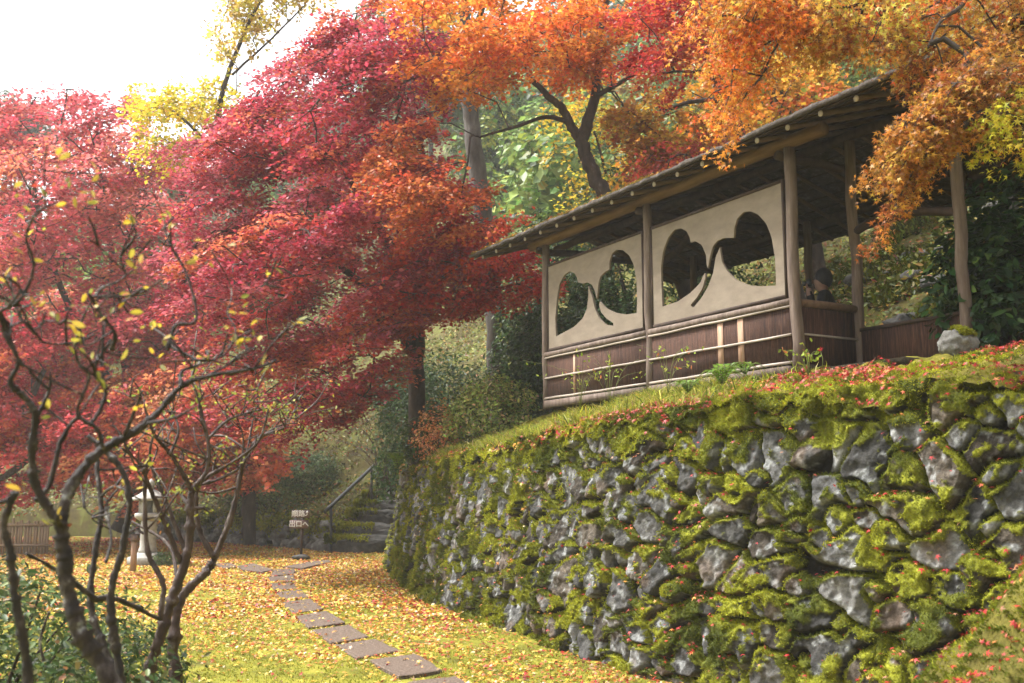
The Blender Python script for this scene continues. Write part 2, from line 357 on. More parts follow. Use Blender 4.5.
def shrub(name, label, c, r, n, pal, size, shape='oval', mat=None, group=None, stems=9, bark=None, cat='shrub', lump=.35, seed=0, tilt=.8, ground=None, part='foliage', shell=.55):
    """c: base point; r: half-sizes of the leafy mass (x,y,z) which sits on the base"""
    c = np.array(c, float); r = np.array(r, float); root = empty(name, c, 0, label, cat, group)
    d = rng.normal(size=(n*2, 3)); d /= np.linalg.norm(d, axis=1)[:, None]; d = d[d[:, 2] > -.55]
    rad = shell+(1-shell)*rng.random(len(d))**.6; f = 1+lump*2.2*(fbm(d*2.3+seed*5.1, 3, seed)-.5)
    P = d*rad[:, None]*f[:, None]*r+np.array([0, 0, r[2]*.62])
    keep = fbm(P*(2.2/max(r.min(), .3))+seed, 3, seed+3) > .36; P = P[keep]; d = d[keep]
    k = len(P); tm = MB()
    for i in range(stems):
        j = rng.integers(0, k); e = P[j]*.95; m = e*.45+rng.normal(size=3)*.06*r; m[2] = e[2]*.5
        tm.tube(smooth_path([np.array([rng.normal()*.08*r[0], rng.normal()*.08*r[1], -.15]), m, e], 5), np.linspace(.018, .005, 11)*max(.6, r.max()), 5, cap=False)
    tm.build('stem', bark or M_bark, root, True)
    N = d+np.array([0, 0, .8])+rng.normal(size=(k, 3))*tilt
    leaves(part, P, N, size*rng.uniform(.6, 1.25, k), jit(pick(pal, k), .3), mat or M_green, root, shape)
    return root

# ================================================================== SETTING: terrain
P0 = np.array([2.8806, 10.0, 2.8258]); FZ = P0[2]
AU = R(29.5635); UV = np.array([-math.sin(AU), math.cos(AU), 0]); VV = np.array([math.cos(AU), math.sin(AU), 0])
def B(u, v, z=0): return P0+UV*u+VV*v+np.array([0, 0, z])
WALL = np.array([(6.6, 4.0), (5.0, 5.0), (4.0, 5.75), (3.2, 6.5), (2.4, 7.4), (1.57, 8.45), (.74, 9.8), (.02, 11.5), (-.74, 13.4), (-1.34, 15.1), (-1.76, 16.7), (-1.98, 17.75), (-2.16, 18.8), (-2.6, 21), (-2.8, 24), (-2.95, 26.4)])
WALLS = smooth_path(c3(WALL[:, 0], WALL[:, 1]), 12)[:, :2]
EDGE = np.array([(-2.95, 26.4), (-4.9, 26.3), (-6.4, 27.6), (-9, 30.2), (-12, 32.5), (-20, 35), (-60, 40)], float)
FOOT = np.vstack([[(30, -14)], [(12, 1.2)], WALLS, EDGE[1:]])
HF = np.array([tuple(B(-40, 4.0)[:2]), tuple(B(5.8, 4.0)[:2]), (1.6, 21.5), (-1.5, 25.5), (-4.5, 30), (-10, 34.5), (-20, 39), (-70, 50)])
def sdist(X, Y, L):
    best = np.full(X.shape, 1e9); sg = np.ones(X.shape)
    for a, b in zip(L[:-1], L[1:]):
        ab = b-a; t = np.clip(((X-a[0])*ab[0]+(Y-a[1])*ab[1])/(ab@ab), 0, 1); dx = X-a[0]-ab[0]*t; dy = Y-a[1]-ab[1]*t; d = np.hypot(dx, dy)
        m = d < best-1e-9; best = np.where(m, d, best); sg = np.where(m, np.sign(-(ab[0]*(Y-a[1])-ab[1]*(X-a[0]))), sg)
    return best*sg
def wall_top(Y): return np.interp(Y, [5, 6.5, 8.5, 11, 14, 18, 26.5], [2.44, 2.40, 2.37, 2.27, 2.10, 2.0, 2.0])
def upper(X, Y):
    """height of the ground behind the retaining wall and of the hillside"""
    d = sdist(X, Y, FOOT); d2 = sdist(X, Y, HF); zw = wall_top(Y)
    shelf = zw+(FZ-.03-zw)*sst(.45, 2.5, d)
    bank = .5+.5*np.clip(d, 0, 4.6)
    w = sst(21, 26.2, Y-.25*X); z = shelf*(1-w)+bank*w
    hill = np.interp(d2, [0, .8, 3, 8, 20, 60, 140], [0, .75, 2.3, 5.2, 11.5, 34, 70])
    f = np.interp(X-.1*Y, [-60, -38, -24, 6], [.62, .70, 1.08, 1.25]); f = np.where(d2 < 6, 1+(f-1)*np.clip(d2, 0, 6)/6, f)
    hill = hill*f; hill = np.where(hill > 30, 30+18*(1-np.exp(-(hill-30)/18)), hill); z = z+hill
    q = c3(X, Y)
    return z+(fbm(q*.9, 4, 5)-.5)*.5*sst(0, 2, d2)+(fbm(q*.12, 3, 8)-.5)*5*sst(8, 30, d2), d
def mound(X, Y): return 2.35*np.exp(-((X-3.25)/1.40)**2-((Y-4.4)/.95)**2)
def lawn_z(X, Y): return (fbm(c3(X, Y)*.35, 3, 2)-.5)*.10+(fbm(c3(X, Y)*2.2, 3, 4)-.5)*.03

M_lawn = noise_mat('mossy_lawn', [(.28, (.08, .07, .018)), (.45, (.16, .155, .022)), (.6, (.24, .225, .03)), (.75, (.31, .23, .045))], 2.6, rough=.95, bump=.9, bscale=45, spec=.1)
M_hill = noise_mat('hillside_soil', [(.3, (.045, .034, .018)), (.48, (.09, .075, .025)), (.6, (.11, .12, .028)), (.75, (.13, .085, .04))], 1.6, rough=.95, bump=1., bscale=14, spec=.1)
M_soil = noise_mat('dark_soil', [(.3, (.02, .016, .011)), (.7, (.06, .048, .03))], 9, rough=.95, bump=.8, spec=.1)

def lawn():
    xs = np.concatenate([np.linspace(-160, -14, 40), np.linspace(-13.8, 7, 260), np.linspace(7.5, 160, 40)])
    ys = np.concatenate([np.linspace(-60, 2.8, 30), 3*(40/3.)**np.linspace(0, 1, 260), np.linspace(42, 200, 30)])
    X, Y = np.meshgrid(xs, ys, indexing='ij'); x, y = X.ravel(), Y.ravel()
    z = lawn_z(x, y); o = link('ground', npmesh('ground', c3(x, y, z), [grid_faces(len(xs), len(ys))]), M_lawn, None, True); o['kind'] = 'structure'
lawn()
def hillside():
    xs = np.concatenate([np.linspace(-140, -15, 50), np.linspace(-14.6, 16, 130), np.linspace(16.6, 150, 50)])
    ys = np.concatenate([np.linspace(-16, 5, 24), np.linspace(5.2, 36, 130), np.linspace(37, 190, 70)])
    X, Y = np.meshgrid(xs, ys, indexing='ij'); x, y = X.ravel(), Y.ravel(); z, d = upper(x, y)
    z = np.where(d < 3.3, z-.10, z); z = np.where(d < .75, -1.0, z)
    F = grid_faces(len(xs), len(ys)); keep = (z[F] > -.5).any(1)
    o = link('hillside', npmesh('hillside', c3(x, y, z), [F[keep]]), M_hill, None, True); o['kind'] = 'structure'
hillside()

# ------------------------------------------------------------------ the retaining wall (thing): stones, moss cushions
def voronoi(s, h, cs, ch, seed):
    """weighted jittered-grid voronoi on (s,h); returns nearest id hash data and edge distance"""
    gi = np.floor(s/cs).astype(np.int64); best = np.full(len(s), 1e9); sec = best.copy(); bx = np.zeros(len(s)); by = bx.copy(); bi = np.zeros(len(s), np.int64); bj = bi.copy()
    gj = np.floor(h/ch).astype(np.int64); zz = np.zeros(len(s), np.int64)
    for a in range(-2, 3):
        for b in range(-2, 3):
            i = gi+a; j = gj+b
            cx = (i+.5+.85*(_hash(i, j, zz, seed)-.5)+.5*(j & 1))*cs-.25*cs; cyy = (j+.5+.8*(_hash(i, j, zz+1, seed)-.5))*ch
            w = .42+1.1*_hash(i, j, zz+2, seed); asp = .75+.6*_hash(i, j, zz+3, seed); sh = .8*(_hash(i, j, zz+8, seed)-.5)
            dx = s-cx; dy = h-cyy; dx = dx+sh*dy; d = np.sqrt((dx/asp)**2+(dy*asp)**2)/w
            n1 = d < best; sec = np.where(n1, best, np.minimum(sec, d)); best = np.where(n1, d, best)
            bx = np.where(n1, cx, bx); by = np.where(n1, cyy, by); bi = np.where(n1, i, bi); bj = np.where(n1, j, bj)
    return bi, bj, sec-best, bx, by
RW = empty('retaining_wall', (1.0, 9.4, 0), 0, 'long dry stone retaining wall thick with moss below the pavilion', 'stone wall')
RWB = np.array([1.0, 9.4, 0])
M_wall = attr_mat('mossy_wall_stone', .85, .15, 1.0, 30, .6, 22)
def wall():
    seg = np.hypot(*np.diff(WALLS, axis=0).T); S = np.concatenate([[0], np.cumsum(seg)])
    ss = [0.]
    while ss[-1] < S[-1]-.05:
        Y = np.interp(ss[-1], S, WALLS[:, 1]); ss.append(ss[-1]+max(.010, .0016*Y))
    ss = np.array(ss); bx = np.interp(ss, S, WALLS[:, 0]); by = np.interp(ss, S, WALLS[:, 1])
    k = np.ones(25)/25; tx = np.gradient(np.convolve(np.pad(bx, 12, 'edge'), k, 'valid')); ty = np.gradient(np.convolve(np.pad(by, 12, 'edge'), k, 'valid'))
    l = np.hypot(tx, ty); nx, ny = ty/l, -tx/l          # outward is -(behind)
    nx, ny = -nx, -ny
    nh = 170; hs_ = np.linspace(-.02, 1, nh)
    zt = wall_top(by)
    Sg = np.repeat(ss, nh); Hf = np.tile(hs_, len(ss)); Zt = np.repeat(zt, nh); Hg = Hf*Zt
    wx = Sg+.08*(fbm(c3(Sg*3.5, Hg*3.5), 3, 21)-.5)*2; wy = Hg+.08*(fbm(c3(Sg*3.5, Hg*3.5, 9), 3, 22)-.5)*2
    bi, bj, e, cx, cyy = voronoi(wx, wy, .30, .255, 3)
    zz = np.zeros(len(bi), np.int64); h1 = _hash(bi, bj, zz+4, 3); h2 = _hash(bi, bj, zz+5, 3); h3 = _hash(bi, bj, zz+6, 3); h4 = _hash(bi, bj, zz+7, 3)
    prof = np.clip((e-.012)/.06, 0, 1); prof = 1-(1-prof)**2.6
    gx = (h1-.5)*.36; gy = (h2-.55)*.36
    q = c3(Sg, Hg)
    fac = np.abs(fbm(q*7+h3[:, None]*30, 3, 31)-.5)*.10+(fbm(q*22, 4, 33)-.5)*.05
    stone = (h4-.5)*.10+gx*(wx-cx)+gy*(wy-cyy)+fac
    disp = np.where(prof > 0, -.125*(1-prof)+stone*prof, -.125)
    # moss: lies on what faces up, hangs from the top, collects in the joints
    up = np.gradient(disp.reshape(len(ss), nh), axis=1).ravel()/(np.gradient(Hg.reshape(len(ss), nh), axis=1).ravel()+1e-9)
    Yg = np.repeat(by, nh)
    mn = fbm(q*2.1+4, 3, 41); mn2 = fbm(q*7+2, 3, 43)
    mm = mn*1.15+(mn2-.5)*1.25-up*.24+.62*sst(.74, 1.0, Hf+.22*(mn2-.5))*sst(16, 11, Yg)+.14*sst(.45, 0, Hf)*sst(9, 15, Yg)+.10*sst(.25, 0, Hf)+.25*(1-prof)
    bare = (_hash(bi, bj, zz+9, 3) < .34)*prof
    mm = mm+.08*sst(10, 6.5, Yg)-.11*sst(10, 14, Yg)*sst(.05, .3, Hf); moss = sst(.655, .735, mm-.22*bare)
    lump = fbm(q*np.array([13, 11, 1])+1, 3, 51); disp = disp+moss*(.015+.085*np.clip(lump-.3, 0, 1))
    g = _hash(bi, bj, zz+11, 3); base = np.where((g < .52)[:, None], np.array([.145, .14, .13]), np.where((g < .8)[:, None], np.array([.14, .115, .088]), np.array([.28, .275, .262])))
    n4 = fbm(q*9+3, 4, 61)
    base = .50*base*(.25+1.5*n4)[:, None]*(.45+1.1*h2)[:, None]
    lich = sst(.58, .68, fbm(q*14+8, 4, 63))*.5; base = base*(1-lich[:, None])+np.array([.36, .37, .36])*lich[:, None]
    rust = sst(.60, .72, fbm(q*2.5+5, 3, 65))*.5; base = base*(1-rust[:, None])+np.array([.13, .085, .055])*rust[:, None]
    soil = np.array([.012, .010, .007]); kk = sst(.1, .6, prof)[:, None]; base = soil*(1-kk)+base*kk
    mq = sst(.3, .7, fbm(np.stack([np.repeat(bx, nh), np.repeat(by, nh), Hg], 1)*3.1, 3, 71))[:, None]; mc = np.array([.05, .06, .008])*(1-mq)+np.array([.20, .205, .016])*mq
    colr = base*(1-moss[:, None])+mc*moss[:, None]
    hb = .19; off = disp-hb*Hg
    X = np.repeat(bx, nh)+np.repeat(nx, nh)*off; Y = np.repeat(by, nh)+np.repeat(ny, nh)*off; Z = Hg+.03*disp
    # the top of the wall rolls back under the turf
    V = np.stack([X, Y, Z], 1)
    me = npmesh('stonework', V-RWB, [grid_faces(len(ss), nh)[:, ::-1]], vcol=colr)
    link('stonework', me, M_wall, RW, True)
    Vg = V.reshape(len(ss), nh, 3); du = np.gradient(Vg, axis=0); dv = np.gradient(Vg, axis=1); N = np.cross(du, dv).reshape(-1, 3)
    out = np.stack([np.repeat(nx, nh), np.repeat(ny, nh), np.zeros(len(X))], 1)
    N *= np.sign((N*out).sum(1))[:, None]; A = np.linalg.norm(N, axis=1); N /= A[:, None]+1e-9
    return V, N, A, moss, out, mm, Hf, ss, bx, by, nx, ny, zt, h1
WV, WN, WA, WM, WOUT, WMM, WHF, WS, WBX, WBY, WNX, WNY, WZT, _ = wall()
vis = (WV[:, 1] > 4.5) & (WV[:, 1] < 19.5)
MOSS_A = np.array([.31, .315, .022]); MOSS_B = np.array([.075, .09, .010]); MOSS_C = np.array([.15, .11, .025])
def moss_cols(P, n, s=71):
    m = sst(.3, .7, fbm(P*3.1, 3, s))[:, None]; c = MOSS_B*(1-m)+MOSS_A*m; t = rng.random((n, 1)) < .18; c = np.where(t, c*.6+MOSS_C*.4, c); return jit(c*.95, .13)
def wall_moss(n):
    w = WA*WM**2*vis; i = rng.choice(len(WV), n, p=w/w.sum()); P = WV[i]+rng.normal(size=(n, 3))*.006
    Y = P[:, 1]; nrm = WN[i]*.7+np.array([0, 0, .45])+WOUT[i]*.2
    o = blades('moss', P-RWB, nrm, (.0030*Y*rng.uniform(.4, 1.2, n)), .0014*Y*rng.uniform(.6, 1.2, n), moss_cols(P, n), M_moss, RW, .65); o['kind'] = 'stuff'
wall_moss(300000)

# berm: turf and moss that rolls over the top of the wall up to the pavilion
def berm():
    st = np.arange(0, len(WS), 2); tt = np.concatenate([np.linspace(-.06, .6, 34), np.linspace(.63, 4.4, 90)]); nt_ = len(tt)
    bx, by, nx, ny, zt = WBX[st], WBY[st], WNX[st], WNY[st], WZT[st]
    sg = np.repeat(WS[st], nt_); T = np.tile(tt, len(st)); zt_ = np.repeat(zt, nt_); d = T+.19*zt_
    X = np.repeat(bx, nt_)-np.repeat(nx, nt_)*d; Y = np.repeat(by, nt_)-np.repeat(ny, nt_)*d
    z, dd = upper(X, Y); q = c3(X, Y)
    lump = fbm(q*6, 3, 81); lump2 = fbm(q*17, 3, 83)
    near = sst(.8, 2.4, T)
    z = z+(lump-.45)*.24*(1-.7*near)+(lump2-.5)*.05
    # the front lip droops over the face of the wall
    lip = fbm(c3(sg*2.4, 0*sg), 3, 85); drop = np.exp(-(np.clip(T+.06, 0, 9)/.10)**2); z = z-drop*(.03+.16*lip); 
    sink = sst(2.7, 3.0, T); z = z-.2*sink
    X = X+np.repeat(nx, nt_)*drop*.02; Y = Y+np.repeat(ny, nt_)*drop*.02
    V = np.stack([X, Y, z], 1); m = fbm(q*2+3, 3, 87)[:, None]
    colr = np.array([.07, .055, .015])*(1-m)+np.array([.21, .19, .02])*m
    o = link('turf_bank', npmesh('turf_bank', V, [grid_faces(len(st), nt_)[:, ::-1]], vcol=colr), M_turf, None, True); o['kind'] = 'structure'
    Vg = V.reshape(len(st), nt_, 3); N = np.cross(np.gradient(Vg, axis=0), np.gradient(Vg, axis=1)).reshape(-1, 3); N *= np.sign(N[:, 2:3]+1e-9); A = np.linalg.norm(N, axis=1)
    return V, N/(A[:, None]+1e-9), A, T, lump
M_turf = attr_mat('turf_moss', .9, .15, .8, 45, .45, 20)
BV, BN, BA, BT, BL = berm()
loc = (BV-P0); BUc = loc@UV; BVc = loc@VV
front = (BVc < -.05) | (BUc < -1.6)
# bank in the lower right corner
def bank_mound():
    xs = np.linspace(.9, 6.2, 190); ys = np.linspace(2.4, 6.9, 170); X, Y = np.meshgrid(xs, ys, indexing='ij'); x, y = X.ravel(), Y.ravel(); q = c3(x, y)
    z = mound(x, y)-.12+(fbm(q*3, 3, 91)-.5)*.38+(fbm(q*9, 3, 93)-.5)*.13
    V = np.stack([x, y, z], 1); m = fbm(q*2.5, 3, 95)[:, None]; colr = np.array([.05, .04, .014])*(1-m)+np.array([.2, .18, .02])*m
    F = grid_faces(len(xs), len(ys)); F = F[(z[F] > -.08).any(1)]
    o = link('mossy_bank', npmesh('mossy_bank', V, [F], vcol=colr), M_turf, None, True); o['kind'] = 'structure'
    Vg = V.reshape(len(xs), len(ys), 3); N = np.cross(np.gradient(Vg, axis=0), np.gradient(Vg, axis=1)).reshape(-1, 3); N *= np.sign(N[:, 2:3]); A = np.linalg.norm(N, axis=1)
    return V, N/(A[:, None]+1e-9), A*(z > .15)
GV, GN, GA = bank_mound()
def ground_moss():
    fr = front*(BT < 2.9)*(BV[:, 1] < 17)
    green = sst(.36, .55, fbm(BV*1.7, 3, 97)); rightw = sst(12.5, 9.5, BV[:, 1])
    w = BA*fr*(.12+green)*(.25+.75*rightw); n1 = 200000; i = rng.choice(len(BV), n1, p=w/w.sum())
    w2 = GA*(GV[:, 0] < 3.1)*(.25+sst(.4, .55, fbm(GV*2.1, 3, 99))); n2 = 80000; j = rng.choice(len(GV), n2, p=w2/w2.sum())
    P = np.vstack([BV[i], GV[j]])+rng.normal(size=(n1+n2, 3))*.008; N = np.vstack([BN[i], GN[j]]); Y = np.maximum(P[:, 1], 6.2); n = n1+n2
    c = moss_cols(P, n)*1.35
    o = blades('moss', P, N, 0.0036*Y*rng.uniform(.4, 1.2, n), .0017*Y*rng.uniform(.6, 1.2, n), c, M_moss, None, .6); tag(o, 'yellow green cushions of moss on the bank above the wall', 'moss', kind='stuff')
ground_moss()
def grass():
    w = BA*front*(BT < 2.9)*(BT > .05)*sst(9.3, 11.5, BV[:, 1])*(BV[:, 1] < 24)*(.25+sst(.4, .6, fbm(BV*1.3, 3, 101))); n = 30000; i = rng.choice(len(BV), n, p=w/w.sum())
    P = BV[i]+rng.normal(size=(n, 3))*.02; c = jit(pick([((.27, .30, .03), 4), ((.4, .36, .05), 3), ((.12, .16, .02), 2), ((.4, .3, .12), 1)], n), .25)
    o = blades('grass', P, np.tile([0, 0, 1.], (n, 1)), rng.uniform(.06, .22, n), .011*rng.uniform(.6, 1.3, n), c, M_grass, None, .45, .7); tag(o, 'loose yellow green grass along the foot of the pavilion', 'grass', kind='stuff')
grass()

BRNZ = [((.44, .19, .035), 4), ((.50, .28, .05), 3), ((.35, .11, .03), 2.5), ((.27, .14, .05), 1.5), ((.55, .38, .06), 1)]
# fallen leaves
ST = [([(715, 605), (925, 580), (1010, 640), (800, 680)], 'stepping stone cut off by the bottom edge of the photo'),
      ([(555, 510), (755, 485), (865, 553), (675, 578)], 'stepping stone next after the one cut by the bottom edge'),
      ([(410, 445), (575, 420), (680, 470), (500, 500)], 'third stepping stone counting up from the bottom edge'),
      ([(315, 382), (465, 360), (545, 410), (390, 438)], 'fourth stepping stone counting up from the bottom edge'),
      ([(235, 325), (370, 300), (445, 350), (295, 372)], 'fifth stepping stone counting up from the bottom edge'),
      ([(182, 265), (300, 250), (355, 292), (225, 310)], 'sixth stepping stone, where the path begins to straighten'),
      ([(150, 222), (262, 210), (292, 243), (182, 252)], 'fourth stepping stone down from the cross path'),
      ([(125, 185), (225, 180), (247, 206), (148, 213)], 'third stepping stone down from the cross path'),
      ([(118, 158), (228, 148), (238, 175), (125, 180)], 'second stepping stone down from the cross path'),
      ([(150, 124), (235, 122), (230, 143), (126, 153)], 'topmost stepping stone, touching the cross path')]
CROSS = [([(190, 112), (300, 92), (380, 84), (385, 92), (270, 118)], 'thin grey slab lying between the stepping stones and the stone stairs'),
      ([(-10, 110), (60, 98), (140, 126), (95, 134), (10, 124)], 'long grey slab left of the topmost stepping stone'),
      ([(-110, 100), (-40, 98), (-15, 112), (-60, 120)], 'grey slab at the far left end of the cross path')]
SLAB_PX = [q for q, _ in ST+CROSS]
YEL = [((.62, .40, .05), 6), ((.66, .46, .10), 3), ((.60, .25, .04), 4), ((.48, .12, .03), 2.0), ((.42, .04, .03), 1.2), ((.6, .47, .28), 2), ((.3, .17, .08), 1)]
REDS = [((.36, .022, .02), 5), ((.24, .014, .018), 3), ((.48, .10, .06), 1.0), ((.5, .2, .05), 1), ((.28, .14, .07), 1)]
def zm(pts, ox=240, oy=540, s=4.267): return [(ox+x/s, oy+y/s) for x, y in pts]
SLABS = [[tuple(atz(px, py, .022)[:2]) for px, py in zm(q)] for q in SLAB_PX]
def fallen():
    # on the lawn
    N0 = 700000; x = rng.uniform(-22, 4, N0); y = 5+33*rng.random(N0)**.8
    d = sdist(x, y, FOOT); ok = (d < -.02) & (x > -.55*y-1.5); x, y, d = x[ok], y[ok], d[ok]
    cl = fbm(c3(x, y)*.9, 3, 111); cl2 = fbm(c3(x, y)*3.5, 2, 113)
    den = .20+.80*sst(-4.2, -.6, d)*sst(24, 12, y)+.75*sst(10.5, 17, y); den = den*(.35+1.3*sst(.35, .62, cl)*(.5+cl2))
    den = np.clip(den, .03, 1)*np.clip(1.4-y/34, .35, 1)
    on = np.zeros(len(x), bool)
    for pl in SLABS: on |= inpoly(x, y, pl)
    den = np.where(on, .05, den); k = rng.random(len(x)) < den*.62; on = on[k]; x, y, d = x[k], y[k], d[k]; n = len(x)
    z = lawn_z(x, y)+.008+rng.random(n)*.018+np.where(on, .03, 0)
    C = pick(YEL, n); rd = pick(REDS, n); pr = .12+.5*sst(-1.4, -.1, d)*sst(16, 9, y)+.7*sst(26, 31, y)*sst(-4, -8, x); C = np.where((rng.random(n) < pr)[:, None], rd, C)
    near = y < 12.5
    for m, shp in ((near, 'maple'), (~near, 'rhomb')):
        nn = m.sum(); NN = np.array([0, 0, 1.])+rng.normal(size=(nn, 3))*.38
        o = leaves('fallen_leaves', c3(x[m], y[m], z[m]), NN, rng.uniform(.035, .075, nn)*(1 if shp == 'maple' else 1.05), jit(C[m], .2), M_fallen, None, shp)
        tag(o, 'yellow and orange maple leaves strewn over the %s lawn' % ('near' if shp == 'maple' else 'far'), 'leaves', kind='stuff')
    # on turf bank, corner bank and wall ledges
    w = BA*front*(BT < 2.9)*(BV[:, 1] < 20)*(.08+sst(.42, .6, fbm(BV*1.6+9, 3, 115))); i = rng.choice(len(BV), 17000, p=w/w.sum())
    w2 = GA*(GV[:, 0] < 3.3)*(.15+sst(.4, .6, fbm(GV*1.9+5, 3, 117))); j = rng.choice(len(GV), 3600, p=w2/w2.sum())
    w3 = WA*vis*(.02+sst(.35, .8, WN[:, 2])*(.2+sst(.45, .62, fbm(WV*1.4+2, 3, 119)))); q = rng.choice(len(WV), 3400, p=w3/w3.sum())
    P = np.vstack([BV[i]+BN[i]*.04, GV[j]+GN[j]*.03, WV[q]+WN[q]*.025]); N = np.vstack([BN[i], GN[j], WN[q]*.6+np.array([0, 0, .7])]); n = len(P)
    C = pick(REDS, n); far = (rng.random(n) < sst(9.5, 14, P[:, 1])*.65)[:, None]; C = np.where(far, pick(YEL, n), C)
    o = leaves('fallen_leaves', P, N+rng.normal(size=(n, 3))*.4, rng.uniform(.032, .066, n)*np.clip(P[:, 1]/6.5, .7, 1), jit(C, .22), M_fallen, None, 'maple'); tag(o, 'red maple leaves caught in the moss of bank and wall', 'leaves', kind='stuff')
fallen()
def lawn_moss():
    n = 90000; y = 6.5+8*rng.random(n)**1.1; x = rng.uniform(-5.5, 2.2, n); d = sdist(x, y, FOOT); ok = (d < -.05) & (fbm(c3(x, y)*1.3, 3, 121) > .4); x, y = x[ok], y[ok]; n = len(x)
    P = c3(x, y, lawn_z(x, y)-.003)
    o = blades('moss', P, np.tile([0, 0, 1.], (n, 1)), rng.uniform(.012, .035, n), rng.uniform(.008, .016, n), jit(pick([((.27, .26, .03), 3), ((.18, .20, .025), 2), ((.33, .28, .06), 1)], n), .2), M_moss, None, .7); tag(o, 'short yellow moss carpeting the near lawn', 'moss', kind='stuff')
lawn_moss()

# ================================================================== stepping stones
def slab(name, corners_px, label, group, mat, z=.022, th=.1):
    C = np.array([atz(px, py, z) for px, py in corners_px]); c = C.mean(0); c[2] = 0
    root_v = []; bm = bmesh.new(); pts = []
    C = c*[1, 1, 0]+(C-c*[1, 1, 0])*[1.02, 1.02, 1]; n = len(C)
    for i in range(n):
        a, b = C[i], C[(i+1) % n]
        for t in np.linspace(0, 1, 7)[:-1]:
            p = a+(b-a)*t; p[:2] += rng.normal(size=2)*.008; pts.append(p)
    cc = np.mean(pts, axis=0)
    top = [bm.verts.new((p[0]-c[0], p[1]-c[1], z-.006)) for p in pts]; inn = [bm.verts.new(tuple(np.array([(p[0]-cc[0])*.965+cc[0]-c[0], (p[1]-cc[1])*.965+cc[1]-c[1], z+rng.normal()*.002]))) for p in pts]
    bot = [bm.verts.new((p[0]-c[0], p[1]-c[1], z-th)) for p in pts]; m = len(pts)
    for i in range(m):
        j = (i+1) % m; bm.faces.new((top[i], top[j], inn[j], inn[i])); bm.faces.new((bot[i], bot[j], top[j], top[i]))
    bm.faces.new(inn); bmesh.ops.recalc_face_normals(bm, faces=bm.faces)
    me = bpy.data.meshes.new(name); bm.to_mesh(me); bm.free(); o = link(name, me, mat); o.location = (c[0], c[1], 0); return tag(o, label, 'stepping stone', group)
for pts, lab in ST: slab('stepping_stone', zm(pts), lab, 'stepping stones crossing the lawn', M_paver)
for pts, lab in CROSS: slab('path_slab', zm(pts), lab, 'flat slabs of the cross path', M_paver)

# ================================================================== PAVILION (local axes: x = depth V, y = along the front U)
PV = empty('garden_pavilion', P0, AU, 'open timber garden pavilion with bark roof and leaf shaped openings in its boards', 'pavilion')
def wob(P, a): 
    P = densify(P, .3); P[1:-1] += rng.normal(size=(len(P)-2, 3))*a; return P
def log(name, a, b, r, mat, w=.006, sides=12, parent=PV): return MB().tube(wob([a, b], w), r, sides, rough=.05).build(name, mat, parent, True)
L = 4.843
for (v, u, zt, r) in ((0, 0, 2.27, .062), (0, L/2, 2.27, .056), (0, L, 2.27, .055), (.905, 0, 2.5, .058), (.905, -1.28, 2.5, .058), (2.75, 0, 2.42, .055), (2.75, L/2, 2.42, .055), (2.75, L, 2.42, .055), (2.75, -1.28, 2.42, .055)):
    log('post', (v, u, -.12), (v, u, zt), r, M_post)
eb = MB().tube(wob([(0, -.48, 2.335), (0, 5.25, 2.335)], .004), .073, 14, rough=.03).build('eave_beam', M_log, PV, True)
for s, yy in ((-1, -.482), (1, 5.252)): MB().lathe([(.001, 0), (.066, 0), (.066, .004), (.001, .004)], 14, (0, 0, 0)).build('end_grain', M_log, eb).matrix_local = Matrix.Translation((0, yy, 2.335)) @ Matrix.Rotation(R(90)*1, 4, 'X')
log('back_beam', (2.9, -1.7, 2.42), (2.9, 6.1, 2.42), .07, M_dark)
log('ridge_beam', (1.45, -1.75, 2.80), (1.45, 6.1, 2.80), .06, M_dark)
log('inner_beam', (.905, -1.6, 2.56), (.905, 6.0, 2.56), .055, M_dark)
for u in (0, L/2, L): log('tie_beam', (-.1, u+.07, 2.2), (2.9, u+.07, 2.26), .05, M_dark, .012)
MB().tube(smooth_path([(.905, .05, 1.47), (.905, -.35, 1.56), (.905, -.8, 1.52), (.905, -1.3, 1.40)], 6), [.045]*19, 10, rough=.06).build('curved_tie', M_dark, PV, True)  # dark timber puts the shade under the roof into this log's colour
MB().tube(smooth_path([(1.7, 4.6, 2.1), (1.3, 3.6, 2.0), (.9, 2.5, 2.15)], 6), .05, 8).build('curved_brace', M_dark, PV, True)
# leaf-shaped openings
HR = [(1.622,.874),(1.505,.942),(1.4,1.036),(1.344,1.157),(1.365,1.199),(1.442,1.1),(1.616,1.017),(1.854,.949),(2.141,.937),(2.151,1.188),(2.155,1.428),(2.104,1.617),(2.006,1.756),(1.881,1.827),(1.761,1.819),(1.657,1.756),(1.607,1.675),(1.593,1.607),(1.506,1.607),(1.395,1.537),(1.328,1.399),(1.322,1.296),(1.302,1.243),(1.263,1.366),(1.203,1.485),(1.12,1.53),(1.012,1.536),(.857,1.502),(.846,1.609),(.795,1.707),(.691,1.754),(.591,1.74),(.471,1.672),(.356,1.549),(.284,1.376),(.248,1.16),(.245,.954),(.25,.859),(.462,.889),(.655,.934),(.853,1.03),(.978,1.144),(1.062,1.27),(1.088,1.405),(1.086,1.449),(1.166,1.347),(1.217,1.171),(1.305,1.038),(1.421,.928),(1.578,.829)]
